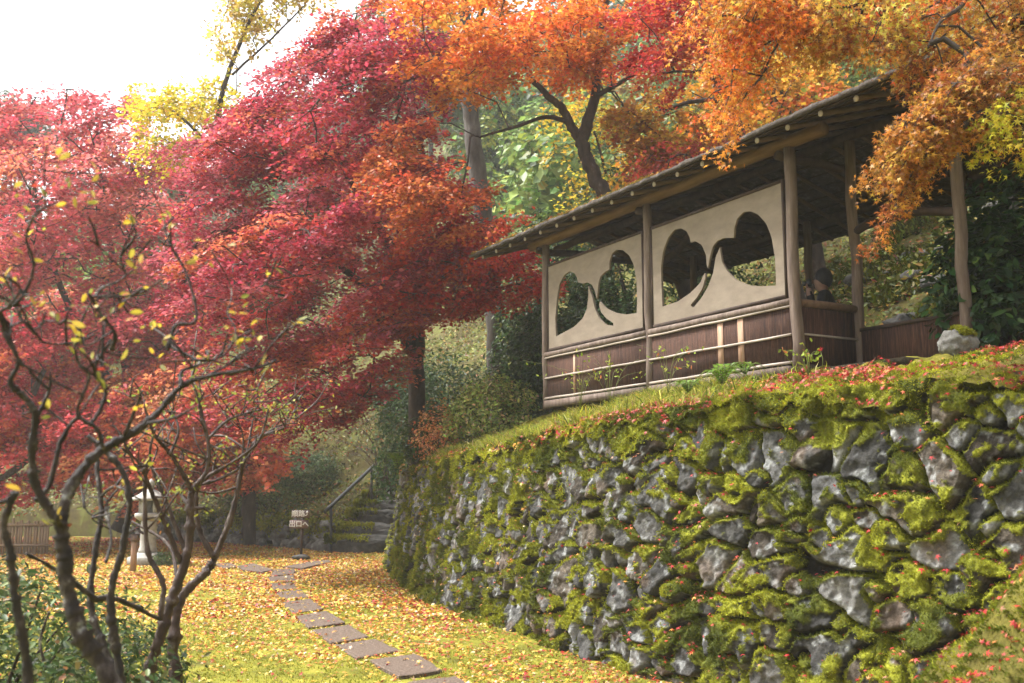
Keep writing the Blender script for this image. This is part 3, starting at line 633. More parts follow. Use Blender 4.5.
HL = [(3.165,.846),(3.345,.888),(3.491,1.0),(3.586,1.149),(3.636,1.31),(3.703,1.431),(3.733,1.468),(3.728,1.334),(3.77,1.164),(3.874,1.048),(4.075,.965),(4.557,.89),(4.571,1.151),(4.525,1.422),(4.463,1.62),(4.326,1.734),(4.184,1.762),(4.062,1.707),(3.999,1.628),(3.984,1.566),(3.865,1.527),(3.747,1.523),(3.648,1.475),(3.573,1.374),(3.53,1.257),(3.505,1.362),(3.488,1.468),(3.441,1.547),(3.329,1.591),(3.233,1.603),(3.23,1.701),(3.177,1.798),(3.068,1.832),(2.927,1.798),(2.791,1.698),(2.706,1.568),(2.651,1.359),(2.645,1.111),(2.657,.937),(2.881,.951),(3.125,1.013),(3.304,1.091),(3.412,1.173),(3.464,1.212),(3.48,1.171),(3.437,1.069),(3.321,.966),(3.164,.884)]
def round_poly(P):
    P = np.array(P); n = len(P); out = []
    for i in range(n):
        a, b, c = P[i-1], P[i], P[(i+1) % n]; u1 = (b-a)/np.linalg.norm(b-a); u2 = (c-b)/np.linalg.norm(c-b)
        if u1@u2 < .3: out.append(b); continue
        out += [b+(a-b)*.25+(0), b*.94+(a+c)*.03, b+(c-b)*.25]
    return np.array(out)
def cut_panel(u0, u1, z0, z1, hole, th=.028):
    cu = bpy.data.curves.new('p', 'CURVE'); cu.dimensions = '2D'; cu.fill_mode = 'BOTH'; cu.extrude = th/2
    for pts in ([(u0, z0), (u1, z0), (u1, z1), (u0, z1)], round_poly(hole)):
        sp = cu.splines.new('POLY'); sp.points.add(len(pts)-1); sp.use_cyclic_u = True
        for p, q in zip(sp.points, pts): p.co = (q[0], q[1], 0, 1)
    o = bpy.data.objects.new('p', cu); COL.objects.link(o); bpy.context.view_layer.update()
    me = bpy.data.meshes.new_from_object(o.evaluated_get(bpy.context.evaluated_depsgraph_get())); bpy.data.objects.remove(o); bpy.data.curves.remove(cu); me.name = 'leaf_panel'
    # (u,z,thickness) -> local (x,y,z)
    V = np.zeros(len(me.vertices)*3, np.float32); me.vertices.foreach_get('co', V); V = V.reshape(-1, 3); W = np.stack([V[:, 2], V[:, 0], V[:, 1]], 1)
    me.vertices.foreach_set('co', np.ascontiguousarray(W).ravel()); me.update(); return me
for (u0, u1, hole) in ((.09, L/2-.08, HR), (L/2+.08, L-.07, HL)):
    pn = link('leaf_panel', cut_panel(u0+.02, u1-.02, .735, 1.93, hole), M_panel, PV)
    fr = MB()
    for lo, hi in (((-.026, u0-.002, .70), (.026, u0+.022, 1.962)), ((-.026, u1-.022, .70), (.026, u1+.002, 1.962)), ((-.024, u0+.022, .70), (.024, u1-.022, .737)), ((-.024, u0+.022, 1.928), (.024, u1-.022, 1.962))): fr.box(lo, hi)
    fr.build('panel_frame', M_dark, pn)
    MB().box((-.018, u0-.04, .02), (.006, u1+.04, .60)).build('bark_board', M_barkpanel, PV)
    log('waist_rail', (-.02, u0-.05, .655), (-.02, u1+.05, .655), .04, M_post, .003)
    for z, r in ((.605, .014), (.315, .014), (.03, .016)): log('bamboo_rail', (-.036, u0-.05, z), (-.036, u1+.05, z), r, M_bamboo, .003, 8)
    MB().box((-.07, u0-.03, -.10), (.05, u1+.03, -.005)).build('ground_sill', M_post, PV)
for u in (1.115, .79): MB().box((-.026, u-.045, .05), (-.0195, u+.045, .585)).build('board_batten', M_slat, PV)
MB().box((-.025, 4.05, .05), (-.0195, 4.10, .58)).build('board_batten', M_slat, PV)
# the short return side with rail
MB().box((.08, -.006, .02), (.84, .012, .60)).build('bark_board', M_barkpanel, PV)
log('waist_rail', (.05, 0, .645), (.86, 0, .645), .042, M_log, .003)
log('bamboo_rail', (.05, -.016, .32), (.86, -.016, .32), .012, M_bamboo, .002, 8)
MB().box((.885, -1.23, -.1), (.91, -.05, .40)).build('low_board', M_barkpanel, PV); MB().box((.87, -1.24, .40), (.925, -.04, .435)).build('board_cap', M_dark, PV)
MB().box((.93, .40, .36), (2.68, .86, .41)).build('bench', M_dark, PV)
MB().box((.1, -1.2, -.12), (2.85, L, -.045)).build('floor_slab', M_soil, PV)
# roof: gable, ridge along the front
RS = .31; zr = lambda v: 2.43+RS*min(v, 2.9-v)-.02
for u in np.arange(-2.57, 6.1, .425):
    for s in (0, 1):
        a = (-.46, u, zr(-.46)) if s == 0 else (3.36, u, zr(3.36)); b = (1.45, u, zr(1.45)-.0)
        rf = MB().tube(wob([a, b], .003), .028, 8).build('rafter', M_rafter, PV, True)
        if s == 0: MB().tube([(a[0]-.004, a[1], a[2]-.001), (a[0]+.001, a[1], a[2])], .03, 10).build('rafter_end', M_endgrain, rf)
for s in (0, 1):
    for v in np.linspace(-.45, 1.3, 9):
        vv = v if s == 0 else 2.9-v; MB().box((vv-.015, -2.95, zr(vv)+.028), (vv+.015, 6.2, zr(vv)+.044)).build('roof_batten', M_dark, PV)  # battens coloured darker than the rafters to paint in the underside's shade
def roof_half(s):
    nu, nv = 160, 40; us = np.linspace(-3.0, 6.25, nu); vs = np.linspace(-.53, 1.46, nv); U, V_ = np.meshgrid(us, vs, indexing='ij'); u, v = U.ravel(), V_.ravel()
    q = c3(u, v); z = 2.43+RS*v+.03; th = .055+(fbm(q*np.array([7, 5, 1]), 3, 131)-.5)*.05; vv = v if s == 0 else 2.9-v
    jag = (fbm(c3(u*9, 0*u), 3, 133)-.5)*.05*np.exp(-((v+.53)/.08)**2); vv = vv+(jag if s == 0 else -jag)
    top = np.stack([vv, u, z+th], 1); bot = np.stack([vv, u, z-.002*0], 1); F = grid_faces(nu, nv); n = nu*nv; idx = np.arange(n).reshape(nu, nv)
    ring = np.concatenate([idx[:, 0], idx[-1, 1:], idx[::-1, -1][1:], idx[0, ::-1][1:]]); side = np.stack([ring[:-1], ring[1:], ring[1:]+n, ring[:-1]+n], 1)
    o = link('roof', npmesh('roof', np.vstack([top, bot]), [F if s else F[:, ::-1], (F+n), side]), M_roof, PV)
roof_half(0); roof_half(1)
def roof_litter():
    n = 5200; u = rng.uniform(-1.8, 6.2, n); v = -.52+1.9*rng.random(n); z = 2.43+RS*v+.03+.07+rng.random(n)*.02; keep = rng.random(n) < .25+.75*sst(1.5, 4.5, u); u, v, z = u[keep], v[keep], z[keep]; n = len(u)
    P = P0+VV*v[:, None]+UV*u[:, None]+np.array([0, 0, 1.])*z[:, None]
    o = leaves('fallen_leaves', P, np.array([0, 0, 1.])+rng.normal(size=(n, 3))*.4, rng.uniform(.04, .07, n), jit(pick([((.6, .22, .04), 4), ((.62, .38, .05), 2), ((.4, .06, .03), 1)], n), .2), M_fallen, None, 'maple'); tag(o, 'orange leaves lying on the pavilion roof', 'leaves', kind='stuff')
    n = 16000; u = rng.uniform(-1.8, 6.2, n); v = -.53+.5*rng.random(n)**2; z = 2.43+RS*v+.03+.055
    P = P0+VV*v[:, None]+UV*u[:, None]+np.array([0, 0, 1.])*z[:, None]; keep = fbm(P*2, 3, 135) > .52; P = P[keep]; n = len(P)
    o = blades('moss', P, np.tile([0, 0, 1.], (n, 1)), rng.uniform(.01, .04, n), .012, jit(pick([((.2, .17, .03), 2), ((.3, .16, .04), 1)], n), .3), M_moss, None, .6); tag(o, 'thin moss growing along the edge of the roof', 'moss', kind='stuff')
roof_litter()

# ================================================================== person sitting in the pavilion
def skin_body(name, joints, edges, radii, mat, parent, rootv=0, sub=2):
    me = bpy.data.meshes.new(name); me.from_pydata(joints, edges, []); o = bpy.data.objects.new(name, me); COL.objects.link(o)
    md = o.modifiers.new('s', 'SKIN'); md.use_smooth_shade = True
    for i, sv in enumerate(me.skin_vertices[0].data): sv.radius = (radii[i], radii[i]) if not isinstance(radii[i], tuple) else radii[i]; sv.use_root = (i == rootv)
    sb = o.modifiers.new('u', 'SUBSURF'); sb.levels = sub; sb.render_levels = sub
    bpy.context.view_layer.update(); m2 = bpy.data.meshes.new_from_object(o.evaluated_get(bpy.context.evaluated_depsgraph_get())); bpy.data.objects.remove(o); m2.name = name
    return link(name, m2, mat, parent, True)
M_cloth = noise_mat('black_jacket', [(.3, (.008, .008, .009)), (.7, (.02, .02, .022))], 20, rough=.9, bump=.3)
M_skin = noise_mat('face_skin', [(.3, (.2, .11, .075)), (.7, (.28, .165, .115))], 10, rough=.55, bump=.05)
M_hair = noise_mat('black_hair', [(.3, (.006, .005, .005)), (.7, (.02, .017, .015))], 40, (1, 1, .2), rough=.5, bump=.4)
PC = B(.62, 1.12, .41); PR = R(-22)
def person():
    # faces local -x: towards the far end of the pavilion; sits on the bench
    root = empty('person', PC, PR, 'person in dark jacket sitting in the shade and holding a camera to the face', 'person')
    J = [(0, 0, .1), (0, 0, .3), (-.02, 0, .47), (-.03, 0, .56), (-.05, 0, .64), (-.055, 0, .745),
         (.0, .165, .49), (-.12, .24, .26), (-.17, .13, .50), (-.185, .08, .60), (.0, -.165, .49), (-.12, -.24, .26), (-.17, -.12, .50), (-.185, -.07, .60),
         (-.05, .1, .08), (-.44, .12, .09), (-.46, .12, -.33), (-.56, .13, -.38), (-.05, -.1, .08), (-.44, -.12, .09), (-.46, -.12, -.33), (-.56, -.13, -.38)]
    E_ = [(0, 1), (1, 2), (2, 3), (3, 4), (4, 5), (2, 6), (6, 7), (7, 8), (8, 9), (2, 10), (10, 11), (11, 12), (12, 13), (0, 14), (14, 15), (15, 16), (16, 17), (0, 18), (18, 19), (19, 20), (20, 21)]
    Rr = [(.15, .12), (.15, .12), (.14, .11), (.058, .058), (.082, .092), (.075, .082), .07, .05, .036, .034, .07, .05, .036, .034, .09, .062, .05, .04, .09, .062, .05, .04]
    bd = skin_body('body', J, E_, Rr, M_skin, root)
    # jacket and trousers follow the body; head and hands stay bare
    me = bd.data; me.materials.append(M_cloth)
    for p in me.polygons:
        z = p.center.z; hand = p.center.x < -.165 and z > .5
        p.material_index = 0 if (z > .555 or hand) else 1
    h = MB(); h.blob((-.018, 0, .715), (.1, .093, .122), .1, 1.5, 5); h.build('hair', M_hair, root, True)
    f = MB(); f.box((-.155, -.014, .66), (-.125, .014, .70)); f.build('nose', M_skin, root, True)
    for s in (-1, 1):
        for k in range(5):
            y = s*(.075+.0)+(.014*(k-2)); z = .60-.006*abs(k-2); ln = (.045, .06, .066, .06, .045)[k]
            MB().tube([(-.19, y*.9, z+.01), (-.21, y*.75, z+ln*.6), (-.195, y*.55, z+ln)], [.009, .008, .006], 6).build('finger', M_skin, root, True)
person()
o = MB().box((-.035, -.055, -.035), (.02, .055, .035)).tube([(-.085, 0, 0), (-.03, 0, 0)], [.028, .03], 14).box((-.02, -.02, .035), (.01, .02, .05)).build('camera', M_iron)
rm = Matrix.Rotation(PR, 4, 'Z'); o.matrix_world = Matrix.Translation(Vector(PC)+rm @ Vector((-.172, 0, .668))) @ rm; tag(o, 'small black camera held up by the seated person', 'camera')

# ================================================================== rock on the bank
rk = empty('boulder', tuple(at(957, 346, 8.9)), 0, 'pale grey boulder with a mossy top on the bank beside the pavilion', 'boulder')
MB().blob((0, 0, .02), (.165, .14, .135), .4, 1.8, 7, 4).build('stone', M_edge, rk, True)
def blob_moss(root, c, r, n, seed, topz=.2, nm='moss', side=0.):
    d = rng.normal(size=(n*3, 3)); d /= np.linalg.norm(d, axis=1)[:, None]; d = d[(d[:, 2] > topz) & (d[:, 0] > side)]; P = d*np.array(r)+np.array(c); k = len(P)
    return blades(nm, P, d, rng.uniform(.012, .035, k), .016, moss_cols(P+5, k), M_moss, root, .6)
blob_moss(rk, (0.01, 0, .035), (.165, .14, .135), 2600, 3, .35, side=-.25)
# little red flower and a sprout at the foot of the pavilion
fl = at(822, 365, 9.1); fr_ = empty('red_flower', tuple(fl), 0, 'single red flower on a thin stem at the pavilion foot', 'flower')
MB().tube([(0, 0, -.05), (.01, 0, .06), (-.01, 0, .14)], .004, 5).build('stem', M_stem, fr_)
nn = 14; leaves('petals', np.array([-.01, 0, .145])+rng.normal(size=(nn, 3))*.009, rng.normal(size=(nn, 3))+np.array([0, 0, 1.]), .024, jit(np.tile([.4, .015, .02], (nn, 1)), .2), M_leaf, fr_, 'oval')

# ================================================================== stone stairs, handrail
def steps():
    root = empty('stone_stairs', (-4.0, 25.8, 0), 0, 'rough mossy stone stairs climbing beside the iron handrail', 'stairs'); b0 = np.array([-4.0, 25.8, 0])
    px = [(331, 394, 552, 537), (343, 396, 537, 525), (352, 397, 526, 511), (360, 398, 513, 502), (368, 398, 503, 493)]
    for i, (xa, xb, yb, yt) in enumerate(px):
        Y = 25.5+.52*i; A = at(xa, yb, Y); Bp = at(xb+3, yb, Y); zt = at(xa, yt, Y)[2]; zb = .23*i-.25
        m = MB(); cx = (A[0]+Bp[0])/2; w = (Bp[0]-A[0])/2
        m.blob((cx-b0[0], Y+.42-b0[1], (zt+zb)/2), (w*1.06, .52, (zt-zb)/2*1.1), .34, 2.4, 20+i, 5, .6)
        st = m.build('step', M_stepstone, root, True)
        n = 4200; x = A[0]-.15+(1.3*w)*rng.random(n)**3; y = Y+rng.uniform(-.06, .5, n); P = c3(x-b0[0], y-b0[1], zt+.0+rng.normal(size=n)*.02-.05*(rng.random(n)<.3)); P[:, 2] -= .12*np.clip((Y+.02-y)/.06, 0, 1)*rng.random(n)
        blades('moss', P, np.tile([0, -.35, 1.], (n, 1)), rng.uniform(.03, .09, n), .05, moss_cols(P, n)*1.2, M_moss, st, .6)
steps()
def handrail():
    root = empty('handrail', (-4.65, 25.6, 0), 0, 'black iron handrail on two posts beside the stone stairs', 'handrail'); b0 = np.array([-4.65, 25.6, 0])
    p1b, p1t = at(331.5, 549, 25.5), at(331, 506, 25.5); p2b, p2t = at(372, 506, 27.4), at(371.5, 468, 27.4)
    MB().tube([p1b-b0-np.array([0, 0, .3]), p1t-b0], .035, 10).build('post', M_iron, root, True); MB().tube([p2b-b0-np.array([0, 0, .3]), p2t-b0], .035, 10).build('post', M_iron, root, True)
    a, b = p1t-b0, p2t-b0; d = b-a; MB().tube([a-d*.14, a, b, b+d*.14], .048, 12).build('rail', M_iron, root, True)
handrail()
# ================================================================== sign
def sign():
    b0 = atz(301, 559, 0.02); root = empty('direction_sign', tuple(b0), 0, 'low wooden direction sign with two lettered boards near the stone stairs', 'sign')
    MB().tube([(0, 0, 0), (.005, 0, 1.08)], .03, 8, rough=.1).build('post', M_dark, root, True)
    MB().blob((0, 0, .04), (.20, .15, .07), .2, 1.5, 31, 3).build('foot_stone', M_stepstone, root, True)
    for nm, z, x0, w, h, txt, tw in (('board', 1.0, -.03, .40, .165, '順路', .2), ('board', .77, -.06, .42, .185, '出口へ', .28)):
        bd = MB().box((x0-w/2, -.055, z-h/2), (x0+w/2, -.032, z+h/2)).build(nm, M_signwood, root)
        cu = bpy.data.curves.new('t', 'FONT'); cu.body = txt; cu.size = .15; cu.extrude = .002; cu.align_x = 'CENTER'; cu.align_y = 'CENTER'; cu.offset = .0025
        t = bpy.data.objects.new('t', cu); COL.objects.link(t); bpy.context.view_layer.update()
        me = bpy.data.meshes.new_from_object(t.evaluated_get(bpy.context.evaluated_depsgraph_get())); bpy.data.objects.remove(t); bpy.data.curves.remove(cu)
        tx = link('lettering', me, M_white, bd); tx.matrix_local = Matrix.Translation((x0-(.05 if txt == '順路' else 0), -.0585, z)) @ Matrix.Rotation(R(90), 4, 'X'); 
        me.materials.clear(); me.materials.append(M_white)
        if txt == '順路':
            MB().tube(smooth_path([(x0+.10, -.058, z-.035), (x0+.145, -.058, z-.02), (x0+.15, -.058, z+.03)], 4), .008, 6).lathe([(.001, .05), (.03, 0), (.001, 0)], 4, (x0+.15, -.058, z+.025)).build('arrow', M_white, bd)
sign()
# ================================================================== stone lantern and little roofed post
def lantern():
    b0 = atz(147, 564, .02); root = empty('stone_lantern', tuple(b0), R(20), 'pale stone lantern standing on the lawn behind the bare shrubs', 'stone lantern')
    MB().lathe([(.001, 0), (.40, 0), (.40, .14), (.34, .16), (.30, .22), (.25, .24), (.001, .24)], 6).build('base', M_stone, root)
    MB().lathe([(.001, .24), (.20, .24), (.185, .30), (.165, .36), (.16, .72), (.18, .76), (.16, .80), (.165, .86), (.15, .9), (.001, .9)], 20).build('shaft', M_stone, root, True)
    MB().lathe([(.001, .88), (.2, .9), (.30, .98), (.30, 1.04), (.26, 1.06), (.001, 1.06)], 6).build('platform', M_stone, root)
    fb = MB()
    for k in range(6):
        a = k*math.pi/3; fb.box((-.035, -.035, 1.06), (.035, .035, 1.32), Matrix.Rotation(a, 4, 'Z') @ Matrix.Translation((.19, 0, 0)))
        if k % 2: fb.box((-.09, -.02, 1.06), (.09, .02, 1.32), Matrix.Rotation(a+math.pi/6, 4, 'Z') @ Matrix.Translation((.165, 0, 0)) @ Matrix.Rotation(math.pi/2, 4, 'Z'))
    fb.build('fire_box', M_stone, root)
    MB().lathe([(.001, 1.32), (.38, 1.32), (.40, 1.35), (.38, 1.38), (.25, 1.44), (.13, 1.53), (.06, 1.56), (.001, 1.56)], 6).build('roof', M_stone, root)
    MB().lathe([(.001, 1.56), (.07, 1.57), (.05, 1.6), (.085, 1.66), (.06, 1.72), (.001, 1.78)], 16).build('finial', M_stone, root, True)
lantern()
def lamp_post():
    b0 = atz(133, 571, .02); root = empty('roofed_lamp_post', tuple(b0), R(10), 'knee high wooden lamp post with a small dark roof left of the lantern', 'lamp post')
    MB().box((-.05, -.05, 0), (.05, .05, .56)).build('post', M_slat, root); MB().box((-.07, -.07, .56), (.07, .07, .70)).build('lamp_box', M_signwood, root)
    MB().box((-.15, -.11, -.012), (.15, .11, .012), Matrix.Translation((-.06, 0, .75)) @ Matrix.Rotation(R(-28), 4, 'Y')).box((-.09, -.11, -.012), (.09, .11, .012), Matrix.Translation((.10, 0, .745)) @ Matrix.Rotation(R(32), 4, 'Y')).build('roof', M_dark, root)
lamp_post()
# ================================================================== low rock edging left of the stairs
def edging():
    root = empty('rock_edging', (-7.5, 28.5, 0), 0, 'row of rough rocks edging the foot of the slope behind the sign', 'rock edging'); b0 = np.array([-7.5, 28.5, 0])
    P = densify(np.hstack([EDGE[1:5], np.zeros((4, 1))]), .42); m = MB()
    for k, p in enumerate(P):
        for lv in range(3):
            r_ = rng.uniform(.13, .27); m = MB(); m.blob(p-b0+np.array([rng.normal()*.12+.06*lv, rng.normal()*.06+.13*lv, .08+.24*lv]), (r_*rng.uniform(.8, 1.3), r_, r_*rng.uniform(.75, 1.3)), .5, 1.9, k*3+lv, 3)
            m.build('rock', M_edge, root, True)
    n = 16000; q = P[rng.integers(0, len(P), n)]+rng.normal(size=(n, 3))*np.array([.3, .25, .12])+np.array([.15, .12, .62]); q = q[fbm(q*1.5, 3, 141) > .45]; k = len(q)
    blades('moss', q-b0, np.tile([-.1, -.4, 1.], (k, 1)), rng.uniform(.04, .12, k), .07, moss_cols(q, k), M_moss, root, .7)
edging()
fc = MB()
for x in np.arange(-12.2, -10.8, .07): fc.tube([(x-(-11), rng.normal()*.01, -.05), (x+11+rng.normal()*.01, 0, .8+rng.normal()*.03)], .032, 6)
for z in (.3, .9): fc.tube([(-1.25, -.05, z*.8), (.25, -.05, z*.8)], .03, 6)
fe = fc.build('reed_fence', M_fence, None, True); fe.location = (-11.3, 24.5, 0); tag(fe, 'low tan reed fence at the far left edge of the garden', 'fence')

# ================================================================== TREES
CRIM = [((.36, .045, .07), 5), ((.48, .105, .135), 3.5), ((.25, .022, .04), 1.5), ((.55, .15, .075), 1.8), ((.50, .065, .055), 1.8)]
SCAR = [((.50, .04, .03), 4), ((.55, .085, .03), 3), ((.36, .02, .03), 2)]
PINK = [((.55, .10, .12), 5), ((.60, .16, .15), 3), ((.62, .21, .11), 1.8), ((.45, .06, .085), 1.6)]  # pinks lightened, so part of the mist is in the leaf colour
ORNG = [((.66, .20, .035), 5), ((.68, .29, .045), 3), ((.62, .12, .03), 2.5), ((.66, .40, .07), 1.3)]
GOLD = [((.55, .26, .05), 4), ((.58, .36, .06), 3), ((.46, .15, .035), 2.2), ((.36, .19, .06), 1.3), ((.52, .42, .07), 1)]
YELW = [((.68, .55, .045), 4), ((.62, .56, .06), 2), ((.70, .50, .06), 1)]
GREE = [((.04, .075, .022), 4), ((.06, .10, .03), 3), ((.09, .13, .035), 1)]
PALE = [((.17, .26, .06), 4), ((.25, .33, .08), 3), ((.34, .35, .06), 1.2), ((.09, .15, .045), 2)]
def on_hill(x, y): return float(upper(np.array([x], float), np.array([y], float))[0][0])
DL = (-.85, -.25, -.42)
# the big crimson maple
def T(*pts): return [tuple(at(px, py, Y))+(r,) for px, py, Y, r in pts]
bz = on_hill(-2.0, 21.5)
tree('crimson_maple', 'large crimson maple leaning left in the middle of the photo', [
    [(-2.0, 21.5, bz-.2, .21)]+T((416, 345, 21.3, .17), (413, 318, 21, .15), (404, 290, 20.6, .12), (385, 240, 20, .09), (355, 190, 19.5, .07), (325, 130, 19, .04)),
    T((412, 352, 21.4, .12), (395, 320, 20.5, .10), (370, 290, 19.6, .08), (335, 265, 19, .06), (285, 250, 18.5, .04)),
    T((404, 290, 20.6, .09), (425, 240, 20.2, .07), (430, 190, 20, .06), (415, 120, 20, .04))],
    [crown_group([(300, 30), (350, 0), (400, 0), (430, 40), (430, 130), (440, 190), (450, 260), (420, 330), (400, 390), (375, 425), (310, 455), (268, 430), (235, 385), (195, 345), (165, 290), (175, 220), (195, 150), (215, 105), (255, 80)], 18.8, 3.6, 250, .56, 360, CRIM, .095, axis=DL, elong=1.7, droop=.3, thick=.045, tilt=.45),
     crown_group([(395, 240), (440, 195), (500, 225), (545, 270), (545, 320), (490, 305), (440, 340), (400, 350), (375, 310)], 18.4, 2.2, 62, .55, 260, SCAR, .10, axis=DL, elong=1.3, droop=.3, thick=.07)], rtip=.013)
# pink-red maple far left, further back
tree('mist_tinted_maple', 'broad pinkish red maple at the far left, mist partly put into its leaf colours', [
    [(-12.0, 31, on_hill(-12.0, 31)-.2, .26)]+T((140, 480, 31, .22), (130, 400, 31, .18), (118, 300, 31, .13), (105, 210, 31, .08), (95, 140, 31, .05)),
    T((136, 440, 31, .15), (170, 330, 30.5, .11), (190, 230, 30, .07), (165, 150, 30, .04)), T((132, 420, 31, .15), (80, 330, 30.5, .11), (45, 240, 30, .07), (30, 160, 30, .04))],
    [crown_group([(-60, 110), (0, 100), (50, 78), (110, 75), (150, 90), (185, 130), (210, 200), (215, 330), (240, 420), (230, 480), (120, 470), (0, 450), (-60, 450)], 30, 4.5, 270, .9, 270, PINK, .155, axis=(-.7, -.3, -.3), elong=1.5, thick=.06, tilt=.5)], rtip=.02)
tree('orange_red_maple', 'low orange red maple with a pale leaning trunk behind the lantern', [
    [(-7.4, 28.8, .35, .27)]+T((250, 490, 28.8, .22), (243, 468, 28.6, .18), (225, 440, 28.2, .13), (195, 415, 27.5, .08)), T((243, 468, 28.6, .12), (255, 440, 28, .08), (262, 415, 27.5, .05))],
    [crown_group([(85, 380), (160, 360), (240, 375), (290, 430), (300, 470), (265, 500), (210, 475), (150, 515), (90, 500), (70, 440)], 25.5, 2.4, 100, .62, 240, [((.68, .20, .10), 4), ((.70, .30, .13), 3), ((.6, .11, .1), 1.5)], .145, axis=(-.5, -.5, -.3), elong=1.3, thick=.08)], bark=M_greybark)
tree('deep_red_maple', 'deep red maple filling the lower left behind the bare twigs', [
    [(-13.5, 25.5, -.1, .18)]+[(-13.2, 25.5, 1.6, .15), (-12.6, 25.5, 3.2, .11), (-12, 25.5, 4.6, .06)], [(-13.2, 25.5, 1.6, .1), (-11.4, 25.2, 2.9, .07), (-10.2, 25, 3.8, .04)]],
    [crown_group([(-80, 300), (0, 290), (80, 330), (110, 400), (100, 470), (60, 505), (0, 500), (-80, 490)], 25.5, 2.2, 85, .7, 240, [((.5, .05, .07), 4), ((.56, .09, .09), 3), ((.6, .17, .07), 1.5)], .14, axis=(-.6, -.4, -.3), elong=1.3, thick=.07)])
# yellow tree
tree('yellow_tree', 'bright yellow tree rising above the red maples at upper left', [
    [(-6.6, 25.6, on_hill(-6.6, 25.6)-.3, .17)]+T((250, 330, 25.4, .13), (240, 200, 25.2, .10), (218, 120, 25, .075), (250, 20, 25, .05), (285, -30, 25, .03)),
    T((236, 180, 25.2, .06), (195, 130, 25, .045), (165, 105, 25, .025)), T((232, 75, 25, .04), (270, 40, 25, .03), (305, 5, 25, .02))],
    [crown_group([(118, 95), (150, 68), (185, 85), (215, 62), (250, 70), (240, 130), (205, 150), (175, 180), (140, 150)], 25, 1.6, 50, .42, 95, YELW, .12, droop=.6, thick=.25, elong=1.5),
     crown_group([(195, -40), (330, -40), (330, 10), (275, 25), (245, 60), (255, 85), (225, 90), (205, 60), (215, 20)], 25, 1.2, 46, .42, 70, [((.62, .5, .08), 3), ((.6, .42, .12), 2)], .12, droop=.5, thick=.25)])
# tall straight grey trunk
bz = on_hill(-.3, 22.6)
tree('tall_grey_cedar', 'tall tree with a straight grey trunk between the crimson and orange maples', [
    [(-.25, 22.6, bz-.3, .25)]+T((497, 345, 22.6, .24), (490, 270, 22.6, .225), (478, 180, 22.6, .21), (470, 110, 22.6, .19), (466, 60, 22.6, .16), (462, -40, 22.6, .13), (458, -180, 22.6, .08)),
    T((470, 112, 22.6, .13), (476, 80, 24.2, .11), (474, 40, 24, .09), (490, -20, 23.8, .06))],
    [crown_group([(380, -60), (470, -260), (570, -60), (520, -20), (430, -20)], 22.6, 2.3, 60, .8, 300, GREE, .14, thick=.3)], bark=M_greybark, leafmat=M_green)
# orange maple whose dark trunk shows above the pavilion roof
bz = on_hill(3.3, 16.9)
tree('orange_maple', 'orange maple with a dark forked trunk rising behind the pavilion roof', [
    [(3.3, 16.9, bz-.25, .17)]+T((690, 300, 16.9, .155), (662, 250, 17, .145), (605, 194, 17.3, .135), (588, 160, 17.4, .125), (582, 140, 17.4, .12), (592, 110, 17.3, .095), (597, 78, 17.2, .08), (600, 40, 17, .06), (610, -20, 17, .04)),
    T((581, 142, 17.4, .095), (571, 125, 17.4, .085), (562, 108, 17.3, .075), (548, 96, 17.2, .06), (528, 76, 17, .045)),
    T((570, 122, 17.4, .05), (545, 117, 17.2, .04), (515, 127, 17, .03), (480, 137, 16.8, .02)),
    T((597, 96, 17.2, .05), (640, 70, 17, .035), (680, 40, 16.8, .025))],
    [crown_group([(385, 30), (410, -30), (640, -30), (700, -30), (690, 55), (650, 80), (560, 85), (510, 100), (450, 110), (400, 95)], 17, 2.4, 72, .5, 270, ORNG, .09, thick=.09, axis=(-.8, -.2, -.2), elong=1.3),
     crown_group([(350, 150), (400, 105), (445, 110), (460, 190), (515, 205), (505, 235), (450, 245), (400, 220), (385, 195)], 15.6, 1.2, 30, .40, 230, [((.54, .15, .05), 4), ((.48, .08, .04), 2.5), ((.58, .23, .06), 2)], .085, thick=.07, axis=DL, elong=1.5),
     crown_group([(600, 90), (660, 80), (720, 120), (740, 160), (680, 185), (640, 180), (610, 150)], 17.5, 1.5, 32, .45, 130, GOLD, .11, thick=.1)])
bz = on_hill(5.0, 15.8)
tree('dark_red_maple', 'dark red maple spray between two orange maples at top', [
    [(5.0, 15.8, bz-.2, .13)]+T((745, 150, 15.6, .11), (720, 90, 15.4, .09), (700, 40, 15.2, .06), (680, -20, 15, .04))],
    [crown_group([(600, 0), (640, -20), (720, -20), (720, 50), (700, 100), (655, 90), (620, 70)], 14.8, 1.2, 24, .40, 210, [((.34, .025, .03), 3), ((.44, .05, .035), 3), ((.56, .14, .04), 2)], .08, axis=DL, elong=1.4),
     crown_group([(625, 150), (690, 120), (760, 135), (765, 165), (700, 190), (640, 185)], 15.4, .8, 20, .42, 140, [((.36, .06, .04), 3), ((.45, .10, .04), 2)], .08, thick=.1)])
bz = on_hill(6.0, 19)
tree('golden_maple', 'golden yellow maple on the slope seen just above the roof ridge', [
    [(6.0, 19, bz-.2, .16)]+T((800, 160, 18.6, .13), (780, 100, 18.4, .10), (750, 40, 18.2, .06)), T((790, 130, 18.5, .08), (720, 100, 18, .05), (660, 110, 17.8, .03))],
    [crown_group([(615, 130), (690, 60), (800, 40), (850, 60), (850, 110), (780, 130), (700, 180), (650, 210), (615, 190)], 19, 2.2, 66, .6, 130, [((.62, .30, .04), 4), ((.66, .42, .05), 3), ((.6, .17, .04), 1.6), ((.26, .28, .05), 1.5)], .125, thick=.12)])
bz = on_hill(2.6, 20.5)
